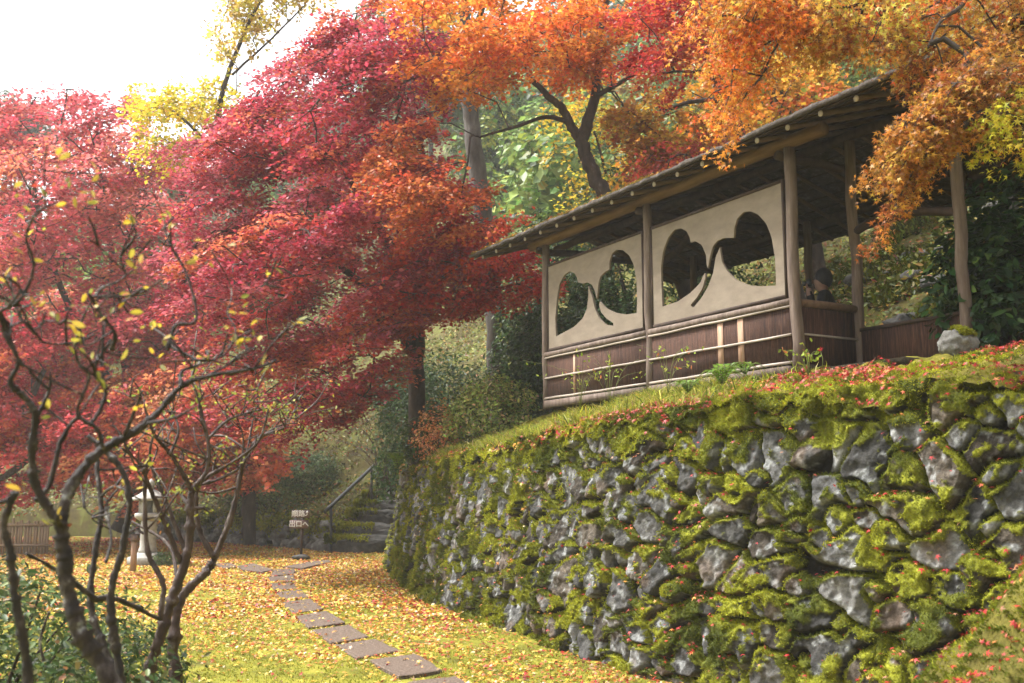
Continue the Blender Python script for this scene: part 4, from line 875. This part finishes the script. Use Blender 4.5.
tree('yellow_leaved_sapling', 'thin sapling with sparse yellow leaves left of the forked dark trunk', [
    [(2.0, 20.5, on_hill(2.0, 20.5)-.2, .05)]+T((612, 260, 20.3, .045), (610, 200, 20.2, .035), (600, 150, 20, .025), (585, 105, 20, .015))],
    [crown_group([(530, 100), (600, 80), (640, 120), (640, 230), (600, 260), (560, 225), (545, 160)], 20, 1.2, 46, .45, 46, [((.68, .52, .05), 4), ((.66, .42, .06), 2)], .10, thick=.3, droop=.4)], rtip=.004)
# big branch overhanging from the right, near the camera
bz = on_hill(6.4, 6.3)
tree('overhanging_maple', 'golden orange maple reaching over the pavilion roof from the right edge', [
    [(6.4, 6.3, bz-.2, .2), (6.2, 6.4, 3.6, .17), (5.6, 6.5, 4.6, .13)]+T((1100, 20, 6.6, .10), (1010, -60, 7.0, .08), (900, -80, 7.3, .06), (780, -70, 7.6, .04)),
    [(5.6, 6.5, 4.6, .09)]+T((1080, 70, 6.4, .06), (1024, 92, 6.3, .045), (985, 112, 6.2, .032), (962, 128, 6.1, .02)),
    T((1010, -60, 7.0, .03), (975, -25, 6.9, .024), (962, 5, 6.75, .017), (940, 22, 6.6, .012), (928, 48, 6.4, .006))],
    [crown_group([(915, 88), (960, 40), (1060, 40), (1060, 120), (990, 135), (950, 150), (930, 165), (910, 150)], 6.3, .6, 44, .20, 165, BRNZ, .052, 'maple', droop=.4, tilt=.85, thick=.13, hang=.04, axis=(-.7, -.1, -.6), elong=1.8),
     crown_group([(845, 160), (912, 98), (945, 110), (950, 150), (915, 190), (893, 225), (876, 220), (898, 185), (880, 170), (856, 166)], 6.1, .35, 40, .125, 95, BRNZ, .05, 'maple', droop=.4, tilt=.9, thick=.14, hang=.04, axis=(-.6, -.1, -.75), elong=2.0),
     crown_group([(980, 85), (1060, 60), (1060, 145), (1015, 155), (985, 145)], 6.0, .3, 14, .18, 75, [((.52, .46, .04), 3), ((.62, .5, .05), 2), ((.35, .36, .04), 1)], .056, 'maple', droop=.6, tilt=.85),
     crown_group([(700, -60), (1060, -60), (1060, 45), (960, 62), (910, 62), (862, 66), (845, 52), (800, 62), (740, 50), (705, 30)], 7.2, .9, 100, .27, 135, BRNZ+GOLD+[((.62, .13, .03), 3)], .058, 'maple', droop=.6, tilt=.85, thick=.2, hang=.12),
     crown_group([(690, -30), (800, -30), (800, 60), (770, 90), (745, 120), (705, 112), (690, 60)], 7.0, .6, 36, .22, 110, ORNG, .054, 'maple', droop=.5, tilt=.9, thick=.15, hang=.08, axis=(-.6, -.1, -.7), elong=1.7)], rtip=.004)
# evergreens behind the roof and on the slope
for (px, py, Y, rpx, rpy, pal, sz, lab, n) in (
    (1000, 120, 13.5, 70, 90, GREE, .11, 'dark evergreen tree in shade at the right edge above the roof', 9000),
    (840, 95, 26, 70, 80, PALE, .14, 'mid green tree on the slope seen above the roof beside the overhanging leaves', 7000),
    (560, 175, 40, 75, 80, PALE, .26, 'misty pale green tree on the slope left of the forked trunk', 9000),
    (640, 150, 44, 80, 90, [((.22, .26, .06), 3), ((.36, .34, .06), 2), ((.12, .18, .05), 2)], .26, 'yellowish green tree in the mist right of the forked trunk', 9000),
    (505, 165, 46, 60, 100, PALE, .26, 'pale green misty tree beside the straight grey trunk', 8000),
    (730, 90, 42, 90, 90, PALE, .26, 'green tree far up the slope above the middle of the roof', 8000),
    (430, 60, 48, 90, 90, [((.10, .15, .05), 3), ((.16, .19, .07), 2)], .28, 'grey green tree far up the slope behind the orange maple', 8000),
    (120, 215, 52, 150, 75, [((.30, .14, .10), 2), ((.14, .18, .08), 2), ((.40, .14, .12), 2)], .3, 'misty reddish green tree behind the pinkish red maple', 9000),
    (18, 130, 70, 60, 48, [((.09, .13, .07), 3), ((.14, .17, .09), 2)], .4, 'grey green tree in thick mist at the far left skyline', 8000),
    ):
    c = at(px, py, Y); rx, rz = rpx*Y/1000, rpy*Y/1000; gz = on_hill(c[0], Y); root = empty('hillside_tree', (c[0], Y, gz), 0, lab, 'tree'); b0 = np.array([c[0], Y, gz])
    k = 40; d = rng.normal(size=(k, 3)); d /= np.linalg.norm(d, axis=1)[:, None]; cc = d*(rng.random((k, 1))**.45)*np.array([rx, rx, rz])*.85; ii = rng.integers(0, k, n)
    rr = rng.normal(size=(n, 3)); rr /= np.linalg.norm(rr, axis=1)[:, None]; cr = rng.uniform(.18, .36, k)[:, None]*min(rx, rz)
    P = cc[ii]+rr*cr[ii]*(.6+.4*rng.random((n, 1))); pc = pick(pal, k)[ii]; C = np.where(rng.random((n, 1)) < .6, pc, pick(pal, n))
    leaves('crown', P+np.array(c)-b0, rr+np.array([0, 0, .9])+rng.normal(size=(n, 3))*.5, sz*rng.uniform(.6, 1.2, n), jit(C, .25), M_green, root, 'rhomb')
    tb = MB().tube(smooth_path([(0, 0, -.3), (.1, 0, (c[2]-gz)*.5), np.array(c)-b0+np.array([0, 0, rz*.4])], 6), np.linspace(.03*rz+.08, .04, 13), 8, rough=.1)
    for q in range(0, k, 3): tb.tube(smooth_path([np.array(c)-b0+np.array([0, 0, -rz*.5]), np.array(c)-b0+cc[q]*.5, np.array(c)-b0+cc[q]], 4), np.linspace(.05, .015, 9), 5)
    tb.build('trunk', M_greybark, root, True)
# far woods that read as one mass
def woods():
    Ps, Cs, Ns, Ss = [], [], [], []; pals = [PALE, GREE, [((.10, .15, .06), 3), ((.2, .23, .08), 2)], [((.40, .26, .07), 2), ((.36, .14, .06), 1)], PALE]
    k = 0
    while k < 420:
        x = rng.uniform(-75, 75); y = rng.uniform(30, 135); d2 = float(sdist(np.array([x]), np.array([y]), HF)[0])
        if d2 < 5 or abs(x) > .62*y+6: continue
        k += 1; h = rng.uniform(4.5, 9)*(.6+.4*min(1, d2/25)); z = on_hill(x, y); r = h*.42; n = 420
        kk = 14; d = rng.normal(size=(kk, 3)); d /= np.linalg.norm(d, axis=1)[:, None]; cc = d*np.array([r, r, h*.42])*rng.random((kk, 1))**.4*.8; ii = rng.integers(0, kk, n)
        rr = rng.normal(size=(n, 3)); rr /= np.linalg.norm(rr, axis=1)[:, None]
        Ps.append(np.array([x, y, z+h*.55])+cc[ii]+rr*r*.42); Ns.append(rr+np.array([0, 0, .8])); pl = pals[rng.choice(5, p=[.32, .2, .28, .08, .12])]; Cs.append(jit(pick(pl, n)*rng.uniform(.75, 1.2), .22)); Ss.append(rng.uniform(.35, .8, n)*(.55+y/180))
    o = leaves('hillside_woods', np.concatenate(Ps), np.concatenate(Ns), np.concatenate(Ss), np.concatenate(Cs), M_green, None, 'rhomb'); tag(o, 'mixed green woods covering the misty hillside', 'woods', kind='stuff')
woods()

# ================================================================== SHRUBS and undergrowth
def sh(name, label, px, py, Y, r, n, pal, size, **k):
    p = at(px, py, Y); x = p[0]; d = float(sdist(np.array([x]), np.array([Y]), FOOT)[0]); z = on_hill(x, Y) if d > .4 else float(lawn_z(np.array([x]), np.array([Y]))[0]); z = min(z, p[2]+.3) if 'fix' not in k else p[2]; k.pop('fix', None)
    return shrub(name, label, (x, Y, z-.05), r, n, pal, size, **k)
CAM = [((.035, .07, .02), 4), ((.055, .10, .03), 3), ((.10, .15, .05), 1)]
sh('camellia_bush', 'dark glossy evergreen bush behind the crimson maple trunk', 440, 390, 24.2, (1.6, 1.3, 2.3), 7000, CAM, .11, seed=1, cat='bush')
sh('camellia_bush', 'dark evergreen bush seen through the left leaf shaped openings', 598, 380, 18.6, (1.5, 1.3, 1.7), 9000, CAM, .10, seed=2, cat='bush')
sh('camellia_bush', 'tall evergreen bush whose top shows over the left end of the roof', 560, 380, 21.5, (1.5, 1.3, 2.9), 9000, CAM+[((.2, .24, .06), 1)], .11, seed=3, cat='bush')
sh('camellia_bush', 'evergreen bush close behind the left corner post of the pavilion', 540, 390, 20.0, (.75, .8, 1.6), 4500, CAM, .10, seed=4, cat='bush')
sh('camellia_bush', 'dark bush low beneath the crimson leaves left of the maple trunk', 400, 400, 31, (1.2, 1.0, 1.0), 4000, CAM, .11, seed=5, cat='bush')
sh('camellia_bush', 'evergreen bush behind the roof under the golden leaves', 660, 330, 19.5, (2.0, 1.3, 3.3), 9000, CAM+[((.14, .18, .05), 2)], .11, seed=6, cat='bush')
sh('camellia_bush', 'low dark bush on the bank in front of the crimson maple trunk', 434, 440, 20.4, (.6, .55, .75), 3600, [((.06, .10, .03), 3), ((.11, .15, .045), 2)], .09, seed=31, cat='bush')
sh('variegated_shrub', 'pale green shrub with pinkish tips beside the pavilion corner', 490, 420, 17.2, (.78, .65, .74), 3800, [((.32, .38, .09), 4), ((.42, .45, .13), 3), ((.52, .36, .2), 1), ((.16, .22, .06), 2)], .075, seed=7)
sh('young_orange_maple', 'small orange red seedling maple at the left end of the bank', 436, 436, 17.3, (.48, .4, .72), 800, [((.76, .33, .14), 4), ((.76, .42, .2), 2), ((.64, .2, .1), 2)], .065, shape='maple', mat=M_leaf, seed=8, cat='seedling', shell=.2)
sh('slope_shrub', 'grey green shrub on the slope behind the iron handrail', 300, 500, 30.0, (1.2, .9, .85), 4600, [((.17, .24, .11), 4), ((.24, .29, .14), 3), ((.09, .14, .06), 2)], .10, seed=9)
sh('slope_shrub', 'low green shrub on the slope right above the sign', 268, 510, 29.5, (1.3, .9, .6), 3600, [((.15, .20, .06), 4), ((.24, .25, .07), 2)], .10, seed=10)
sh('slope_shrub', 'yellow green leafy shrub right of the top of the stairs', 392, 462, 28.8, (.55, .5, .38), 1600, [((.16, .22, .03), 4), ((.25, .27, .04), 2)], .10, seed=11)
sh('lawn_tuft', 'small round green tuft at the foot of the lantern', 163, 563, 21.4, (.42, .3, .2), 900, [((.08, .13, .04), 3), ((.14, .18, .05), 2)], .06, seed=13, cat='plant')
AUC = [((.025, .06, .018), 4), ((.045, .09, .025), 3), ((.08, .13, .03), 1)]
sh('aucuba_bush', 'dark long leaved bush right of the last pavilion post', 1003, 330, 9.6, (.62, .5, 1.0), 2400, AUC, .13, seed=14, cat='bush')
sh('aucuba_bush', 'second long leaved bush cut by the right edge of the photo', 1045, 330, 10.2, (.8, .7, 1.4), 3000, AUC, .13, seed=15, cat='bush')
# bare-stemmed shrub by the top of the stairs
def bare_stems():
    c = at(385, 478, 26.5); root = empty('bare_stemmed_shrub', tuple(c), 0, 'leafless shrub of thin arching stems above the stone stairs', 'shrub'); m = MB(); tips = []
    for i in range(26):
        e = np.array([rng.uniform(-1.5, .7), rng.uniform(-.5, .5), rng.uniform(.7, 1.7)]); m.tube(smooth_path([np.array([rng.normal()*.25, rng.normal()*.15, -.5]), e*np.array([.35, .4, .62]), e], 5), np.linspace(.014, .004, 11), 4); tips.append(e)
    m.build('stem', M_redbark, root, True); tips = np.repeat(np.array(tips), 7, 0); n = len(tips); leaves('foliage', tips*(rng.uniform(.7, 1.03, (n, 1)))+rng.normal(size=(n, 3))*.06, rng.normal(size=(n, 3))+np.array([0, 0, 1]), .07, jit(pick([((.2, .24, .05), 3), ((.45, .1, .05), 1)], n), .2), M_green, root, 'oval')
bare_stems()
def fern(px, py, Y, s, lab):
    c = at(px, py, Y); root = empty('fern', tuple(c), 0, lab, 'fern', None); m = MB(); P, N, Tn, Sz = [], [], [], []
    for k in range(11):
        a = k*2*math.pi/11+rng.normal()*.2; l = s*rng.uniform(.7, 1.15); q = smooth_path([(0, 0, 0), (math.cos(a)*l*.45, math.sin(a)*l*.45, l*.5), (math.cos(a)*l, math.sin(a)*l, l*.28)], 8); m.tube(q, np.linspace(.004, .0015, len(q)), 4)
        tg = np.gradient(q, axis=0); tg /= np.linalg.norm(tg, axis=1)[:, None]; sd = np.cross(tg, [0, 0, 1]); sd /= np.linalg.norm(sd, axis=1)[:, None]+1e-9
        for sgn in (-1, 1):
            w = .24*l*np.sin(np.linspace(.5, 3.0, len(q)))**.8; P.append(q+sd*sgn*w[:, None]*.45); Tn.append(sd*sgn+tg*.35); N.append(np.cross(tg, sd)+0*q); Sz.append(w)
    m.build('stem', M_redbark, root); n = sum(len(p) for p in P); leaves('frond', np.concatenate(P), np.concatenate(N), np.concatenate(Sz), jit(pick([((.11, .2, .02), 3), ((.16, .25, .03), 2)], n), .2), M_green, root, 'pinna', np.concatenate(Tn))
fern(722, 383, 8.55, .26, 'bright green fern on top of the wall below the wooden battens')
fern(688, 392, 8.9, .20, 'smaller green fern just left of the bright fern on the wall')
fern(745, 374, 8.8, .17, 'little fern on the bank right of the bright fern')
fern(398, 466, 20.5, .5, 'pale green fern hanging where the wall meets the stairs')
# wispy weeds in front of the boards
def weeds():
    for k, (px, py, Y, s, lab) in enumerate(((610, 395, 12.2, .55, 'thin wispy weed in front of the left bark boards'), (580, 400, 12.8, .5, 'wispy yellow green weed near the left corner post'), (668, 385, 10.8, .42, 'wispy weed in front of the pavilion middle post'), (808, 365, 9.2, .16, 'short green sprout beside the red flower'))):
        c = at(px, py, Y); root = empty('weed', tuple(c), 0, lab, 'weed'); m = MB(); tp = []
        for i in range(9):
            e = np.array([rng.normal()*.6, rng.normal()*.4, rng.uniform(.5, 1.1)])*s; m.tube(smooth_path([(0, 0, -.1), e*np.array([.3, .3, .7]), e], 4), np.linspace(.0028, .0012, 9), 4); tp += [e*t for t in rng.uniform(.5, 1, 5)]
        m.build('stem', M_stem, root); tp = np.array(tp); n = len(tp); leaves('foliage', tp+rng.normal(size=(n, 3))*.025, rng.normal(size=(n, 3)), .05, jit(pick([((.25, .33, .04), 3), ((.4, .4, .05), 1), ((.5, .14, .04), .5)], n), .2), M_grass, root, 'oval')
weeds()
# mossy rocks and plants on the bank behind the pavilion
def back_bank():
    root = empty('rockery', tuple(B(.5, 4.6, 0)), 0, 'mossy rocks piled on the shaded bank behind the pavilion', 'rockery'); b0 = B(.5, 4.6, 0); m = MB()
    for k in range(70):
        u = rng.uniform(-4, 6.5); v = rng.uniform(4.1, 8.2); p = B(u, v); s = rng.uniform(.08, .26); z = on_hill(p[0], p[1]); m.blob(np.array([p[0], p[1], z+s*.05])-b0, (s*1.3, s, s*.7), .55, 2.2, k, 3); m.build('rock', M_stepstone, root, True); m = MB()
    n = 90000; u = rng.uniform(-5, 7, n); v = rng.uniform(3.9, 9, n); P = P0+UV*u[:, None]+VV*v[:, None]; P[:, 2] = upper(P[:, 0], P[:, 1])[0]+rng.random(n)*.1; P = P[fbm(P*1.6, 3, 151) > .46]; k = len(P)
    blades('moss', P-b0, np.tile([-.4, -.3, 1.], (k, 1)), rng.uniform(.05, .15, k), .07, jit(MOSS_B*rng.uniform(.5, 1.5, (k, 1))+np.array([.03, .01, 0])*(rng.random((k, 1)) < .3), .3), M_moss, root, .8)
    n = 2600; u = rng.uniform(-5, 7, n); v = rng.uniform(3.9, 9, n); P = P0+UV*u[:, None]+VV*v[:, None]; P[:, 2] = upper(P[:, 0], P[:, 1])[0]+.1
    o = leaves('fallen_leaves', P, np.array([-.3, -.3, 1.])+rng.normal(size=(n, 3))*.5, .07, jit(pick(YEL+REDS, n), .2), M_fallen, None, 'maple'); tag(o, 'leaves fallen on the shaded bank behind the pavilion', 'leaves', kind='stuff')
    # undergrowth all over the slope
    n = 300000; x = rng.uniform(-32, 14, n); y = rng.uniform(14, 50, n); z, d = upper(x, y); ok = (d > .25) & ((d > 3.2) | (y > 21)) & (fbm(c3(x, y)*.8, 3, 153) > .34); l = (np.stack([x, y, z], 1)-P0); u = l@UV; v = l@VV; ok &= ~((u > -3) & (u < 6.6) & (v < 3.7)); x, y, z = x[ok], y[ok], z[ok]; n = len(x)
    o = leaves('undergrowth', c3(x, y, z+rng.random(n)**2*.35), np.array([-.2, -.4, 1.])+rng.normal(size=(n, 3))*.7, rng.uniform(.06, .15, n), jit(pick([((.15, .16, .035), 4), ((.22, .22, .04), 3), ((.08, .11, .03), 2.5), ((.34, .2, .05), 1.2), ((.25, .10, .04), 1)], n), .3), M_green, None, 'oval'); tag(o, 'low leafy undergrowth and litter covering the wooded slope', 'undergrowth', kind='stuff')
back_bank()

# ================================================================== FOREGROUND bare shrubs (lower left)
def zz4(pts): return [(x/1.933, 330+y/1.933) for x, y in pts]
def zz3(pts): return [(x/3.413, 150+y/3.413) for x, y in pts]
def branchy(name, label, specs, Y0, bark, base, twig_n, leafspec, cat='shrub', clusters=()):
    """specs: (pixel polyline, y offset start, y offset end, width px start, width px end)"""
    b0 = np.array(base, float); root = empty(name, base, 0, label, cat); m = MB(); ends = []; allp = []
    for pts, ya, yb, wa, wb in specs:
        n = len(pts); P = np.array([at(px, py, Y0+ya+(yb-ya)*i/max(1, n-1)) for i, (px, py) in enumerate(pts)])
        r = np.interp(np.linspace(0, 1, n), [0, 1], [wa, wb])*.5*Y0/1000*.62
        Q = smooth_path(np.hstack([P, r[:, None]]), 12); k = len(Q); wob_ = (fbm(np.stack([np.arange(k)*.33, np.full(k, float(len(allp))), np.zeros(k)], 1), 3, 7)-.5)
        Q[1:-1, :3] += (rng.normal(size=(k-2, 3))*Q[1:-1, 3:4]*.10); Q[:, 3] *= 1+.5*wob_
        for q_ in rng.integers(1, k-1, max(2, k//9)): Q[q_, 3] *= rng.uniform(1.2, 1.5)
        m.tube(Q[:, :3]-b0, Q[:, 3], 12, rough=.26); allp.append(Q); ends.append(Q[-1])
    # short side twigs
    tips = []
    for i in range(twig_n):
        Q = allp[rng.integers(0, len(allp))]; j = rng.integers(len(Q)//3, len(Q)); p = Q[j, :3]
        if p[2] < EYE-.2: continue
        l = rng.uniform(.06, .22)*Y0/3.4; d = rng.normal(size=3)*np.array([1, .6, .5])+np.array([0, 0, .75]); d /= np.linalg.norm(d); q1 = p+d*l*.5+rng.normal(size=3)*.025; q2 = q1+(d+rng.normal(size=3)*.5)*l*.5
        m.tube(smooth_path([p, q1, q2], 4)-b0, np.linspace(min(Q[j, 3]*.6, .011), .0028, 9), 6, rough=.25); tips.append(q2); tips.append(q1+(q2-q1)*.3)
        if rng.random() < .6:
            q3 = q1+(d+rng.normal(size=3)*.9)*l*.4; m.tube(smooth_path([q1, (q1+q3)/2+rng.normal(size=3)*.01, q3], 3)-b0, np.linspace(.005, .002, 7), 5); tips.append(q3)
    m.build('branches', bark, root, True)
    tips = np.array(tips+[e[:3] for e in ends]); nl, pal, sz, shp, spread, frac = leafspec
    tips = tips[rng.random(len(tips)) < frac]
    if not len(tips): return root
    P = np.repeat(tips, nl, 0); n = len(P); P = P+rng.normal(size=(n, 3))*spread
    for px, py, k in clusters:
        k = max(2, int(k*.75)); P = np.vstack([P, at(px, py, Y0-.25)+rng.normal(size=(k, 3))*np.array([.028, .05, .022])])
    n = len(P)
    leaves('leaves', P-b0, rng.normal(size=(n, 3))+np.array([0, -.3, .6]), sz*rng.uniform(.6, 1.3, n), jit(pick(pal, n), .2), M_leaf, root, shp)
    return root
A = [  # nearest shrub
 (zz4([(250, 760), (215, 683), (165, 600), (135, 520), (125, 440), (118, 375)]), 0, 0, 27, 21),
 (zz4([(118, 375), (90, 340), (68, 295), (62, 230), (68, 160), (42, 125), (20, 100), (35, 60), (8, 5)]), 0, -.15, 15, 6),
 (zz3([(20, 640), (8, 590), (0, 552), (70, 510), (115, 400), (90, 300), (120, 220), (175, 185)]), -.1, -.3, 7, 3),
 (zz4([(118, 375), (130, 320), (160, 268), (200, 230), (255, 200), (300, 165), (348, 112), (400, 90), (490, 75), (535, 58)]), 0, .25, 19, 4),
 (zz4([(68, 330), (95, 300), (118, 215), (150, 170), (178, 178), (205, 120), (185, 70), (215, 20)]), 0, .1, 9, 4),
 (zz4([(200, 230), (187, 190), (150, 160), (172, 90), (150, 60), (140, 10)]), 0, -.1, 7, 3),
 (zz4([(350, 110), (352, 80), (385, 62), (330, 30), (345, 0)]), .15, .3, 7, 4),
 (zz3([(570, 683), (600, 600), (670, 578), (640, 430), (575, 310), (560, 235)]), .2, .3, 7, 3),
 (zz3([(380, 683), (392, 628), (345, 560), (300, 487)]), 0, -.1, 7, 4),
 (zz3([(325, 500), (350, 470), (400, 450), (452, 412)]), 0, .1, 5, 3),
 (zz3([(0, 552), (20, 600), (50, 690), (80, 740)]), -.1, 0, 7, 6),
 (zz3([(30, 605), (90, 590), (150, 655), (240, 660), (290, 640)]), -.1, .1, 4, 4),
 (zz3([(780, 683), (805, 620), (775, 545), (830, 520)]), .25, .35, 4, 2),
 (zz4([(385, 62), (430, 50), (460, 10)]), .25, .3, 4, 2),
]
baseA = at(140, 760, 2.7); A[0] = ([(152, 1010), (140, 860)]+A[0][0], 0, 0, 30, 21)
branchy('bare_shrub', 'nearest dark twisting bare shrub with a few yellow leaves, at the left edge', A, 2.7, M_shrubbark, (float(at(152, 1010, 2.7)[0]), 2.7, 0), 46, (3, [((.62, .44, .05), 4), ((.42, .32, .05), 3), ((.26, .24, .05), 2.5), ((.4, .05, .03), .4)], .029, 'oval', .014, .2), clusters=[(8, 205, 7), (22, 222, 7), (44, 190, 6), (62, 205, 4), (78, 168, 8), (92, 180, 5), (12, 250, 4), (70, 182, 5), (186, 240, 3), (206, 262, 4), (216, 250, 2), (75, 330, 5), (58, 318, 3), (150, 325, 4), (128, 268, 2), (112, 300, 3), (250, 318, 3), (262, 372, 3), (28, 300, 3), (140, 346, 3), (85, 345, 3), (245, 345, 2)])
S = [(zz4([(70, 900), (55, 683), (45, 600), (30, 520), (20, 430), (8, 375), (30, 312)]), 0, -.1, 15, 9), (zz4([(-20, 335), (10, 330), (30, 312)]), -.1, -.1, 7, 5)]
S[0] = ([(34, 1000), (33, 850)]+S[0][0], 0, -.1, 17, 10)
branchy('lopped_stem', 'dark lopped off stem standing alone at the extreme left edge', S, 2.5, M_shrubbark, (float(at(34, 1000, 2.5)[0]), 2.5, 0), 0, (2, [((.5, .4, .05), 1)], .03, 'oval', .01, .5), 'stem')
M2 = [  # middle stems behind the nearest shrub
 (zz4([(238, 780), (235, 683), (220, 590), (215, 505), (235, 430), (250, 340), (238, 275), (200, 230), (170, 205)]), 0, 0, 13, 7),
 (zz4([(236, 690), (200, 610), (175, 525), (185, 420), (196, 350), (188, 270), (192, 215)]), 0, .2, 12, 6),
 (zz4([(185, 520), (110, 465), (50, 432)]), 0, -.2, 8, 5),
 (zz4([(175, 520), (230, 522), (310, 560)]), 0, .3, 10, 6),
 (zz4([(85, 640), (78, 600), (95, 545)]), .3, .3, 5, 4),
 (zz4([(205, 450), (215, 400), (205, 340), (235, 300)]), 0, .2, 5, 3),
]
M2[0] = ([(140, 880), (128, 770)]+M2[0][0], 0, 0, 16, 7)
branchy('leaning_shrub', 'slender lichened shrub stems crossing behind the nearest bare shrub', M2, 3.4, M_shrubbark, (float(at(140, 880, 3.4)[0]), 3.4, 0), 26, (2, [((.5, .42, .06), 3), ((.4, .14, .04), 1), ((.2, .26, .05), 1)], .032, 'oval', .02, .5))
Bs = [  # the reddish multi-stemmed shrub
 (zz4([(285, 683), (310, 590), (340, 500), (365, 420), (368, 330), (372, 310)]), 0, 0, 17, 10),
 (zz4([(340, 683), (335, 600), (350, 520), (395, 470), (415, 440), (450, 350), (470, 260), (500, 210), (550, 190)]), .1, .3, 17, 4),
 (zz4([(415, 440), (385, 385), (380, 315), (400, 285), (450, 255), (500, 215), (520, 150)]), .15, .2, 9, 3),
 (zz4([(372, 310), (400, 270), (402, 210), (385, 150), (395, 120)]), 0, 0, 8, 3),
 (zz4([(372, 310), (330, 240), (300, 205), (280, 150)]), 0, -.2, 7, 3),
 (zz4([(310, 560), (315, 490), (285, 425), (280, 310), (285, 250)]), -.1, -.1, 9, 5),
 (zz4([(345, 490), (325, 415), (255, 370)]), .1, .3, 6, 4),
 (zz4([(350, 450), (300, 330), (270, 260), (235, 228)]), 0, -.2, 8, 3),
 (zz4([(360, 430), (320, 330), (290, 250), (300, 190)]), .1, .1, 7, 3),
 (zz4([(402, 210), (440, 175), (480, 160), (520, 150)]), 0, .2, 5, 2.5),
 (zz4([(385, 300), (430, 285), (470, 255), (490, 170)]), .1, .3, 5, 2.5),
 (zz4([(465, 270), (470, 210), (455, 160)]), .2, .2, 4, 2),
 (zz4([(330, 240), (345, 190), (325, 140)]), -.1, 0, 5, 2.5),
 (zz4([(500, 210), (540, 185), (575, 180)]), .3, .35, 4, 2),
]
Bs[0] = ([(140, 860), (142, 770)]+Bs[0][0], 0, 0, 21, 10); Bs[1] = ([(158, 860), (168, 770)]+Bs[1][0], .05, .3, 22, 4)
branchy('reddish_shrub', 'reddish brown many stemmed shrub with sprouting green tips on the near lawn', Bs, 4.6, M_redbark, (float(at(150, 860, 4.6)[0]), 4.6, 0), 90, (7, [((.24, .27, .05), 4), ((.4, .38, .06), 3), ((.5, .2, .06), 1)], .022, 'oval', .026, .5))
# low green bushes in the lower left corner
for (x, y, r, lab, sd) in ((-2.15, 4.3, (.8, .75, .85), 'green leafy bush in the lower left corner behind the dark stems', 21), (-3.2, 5.8, (.95, .8, .88), 'green bush further back at the left edge of the lawn', 22), (-2.75, 6.9, (.6, .55, .45), 'smaller green bush reaching towards the lantern', 23)):
    shrub('azalea_bush', lab, (x, y, -.03), r, 5200, [((.045, .075, .026), 4), ((.08, .115, .036), 3), ((.16, .19, .06), 1.4), ((.3, .17, .08), .3)], .042, seed=sd, cat='bush', stems=12)

# ================================================================== haze
def haze():
    m = bpy.data.materials.new('mist'); m.use_nodes = True; t = m.node_tree; t.nodes.remove(t.nodes['Principled BSDF'])
    v = t.nodes.new('ShaderNodeVolumePrincipled'); v.inputs['Color'].default_value = (.96, .96, .97, 1); v.inputs['Density'].default_value = .0011; v.inputs['Anisotropy'].default_value = .15
    t.links.new(v.outputs[0], t.nodes['Material Output'].inputs['Volume'])
    o = MB().box((-170, -70, -2.2), (170, 220, 62)).build('haze', m); o['kind'] = 'stuff'
haze()
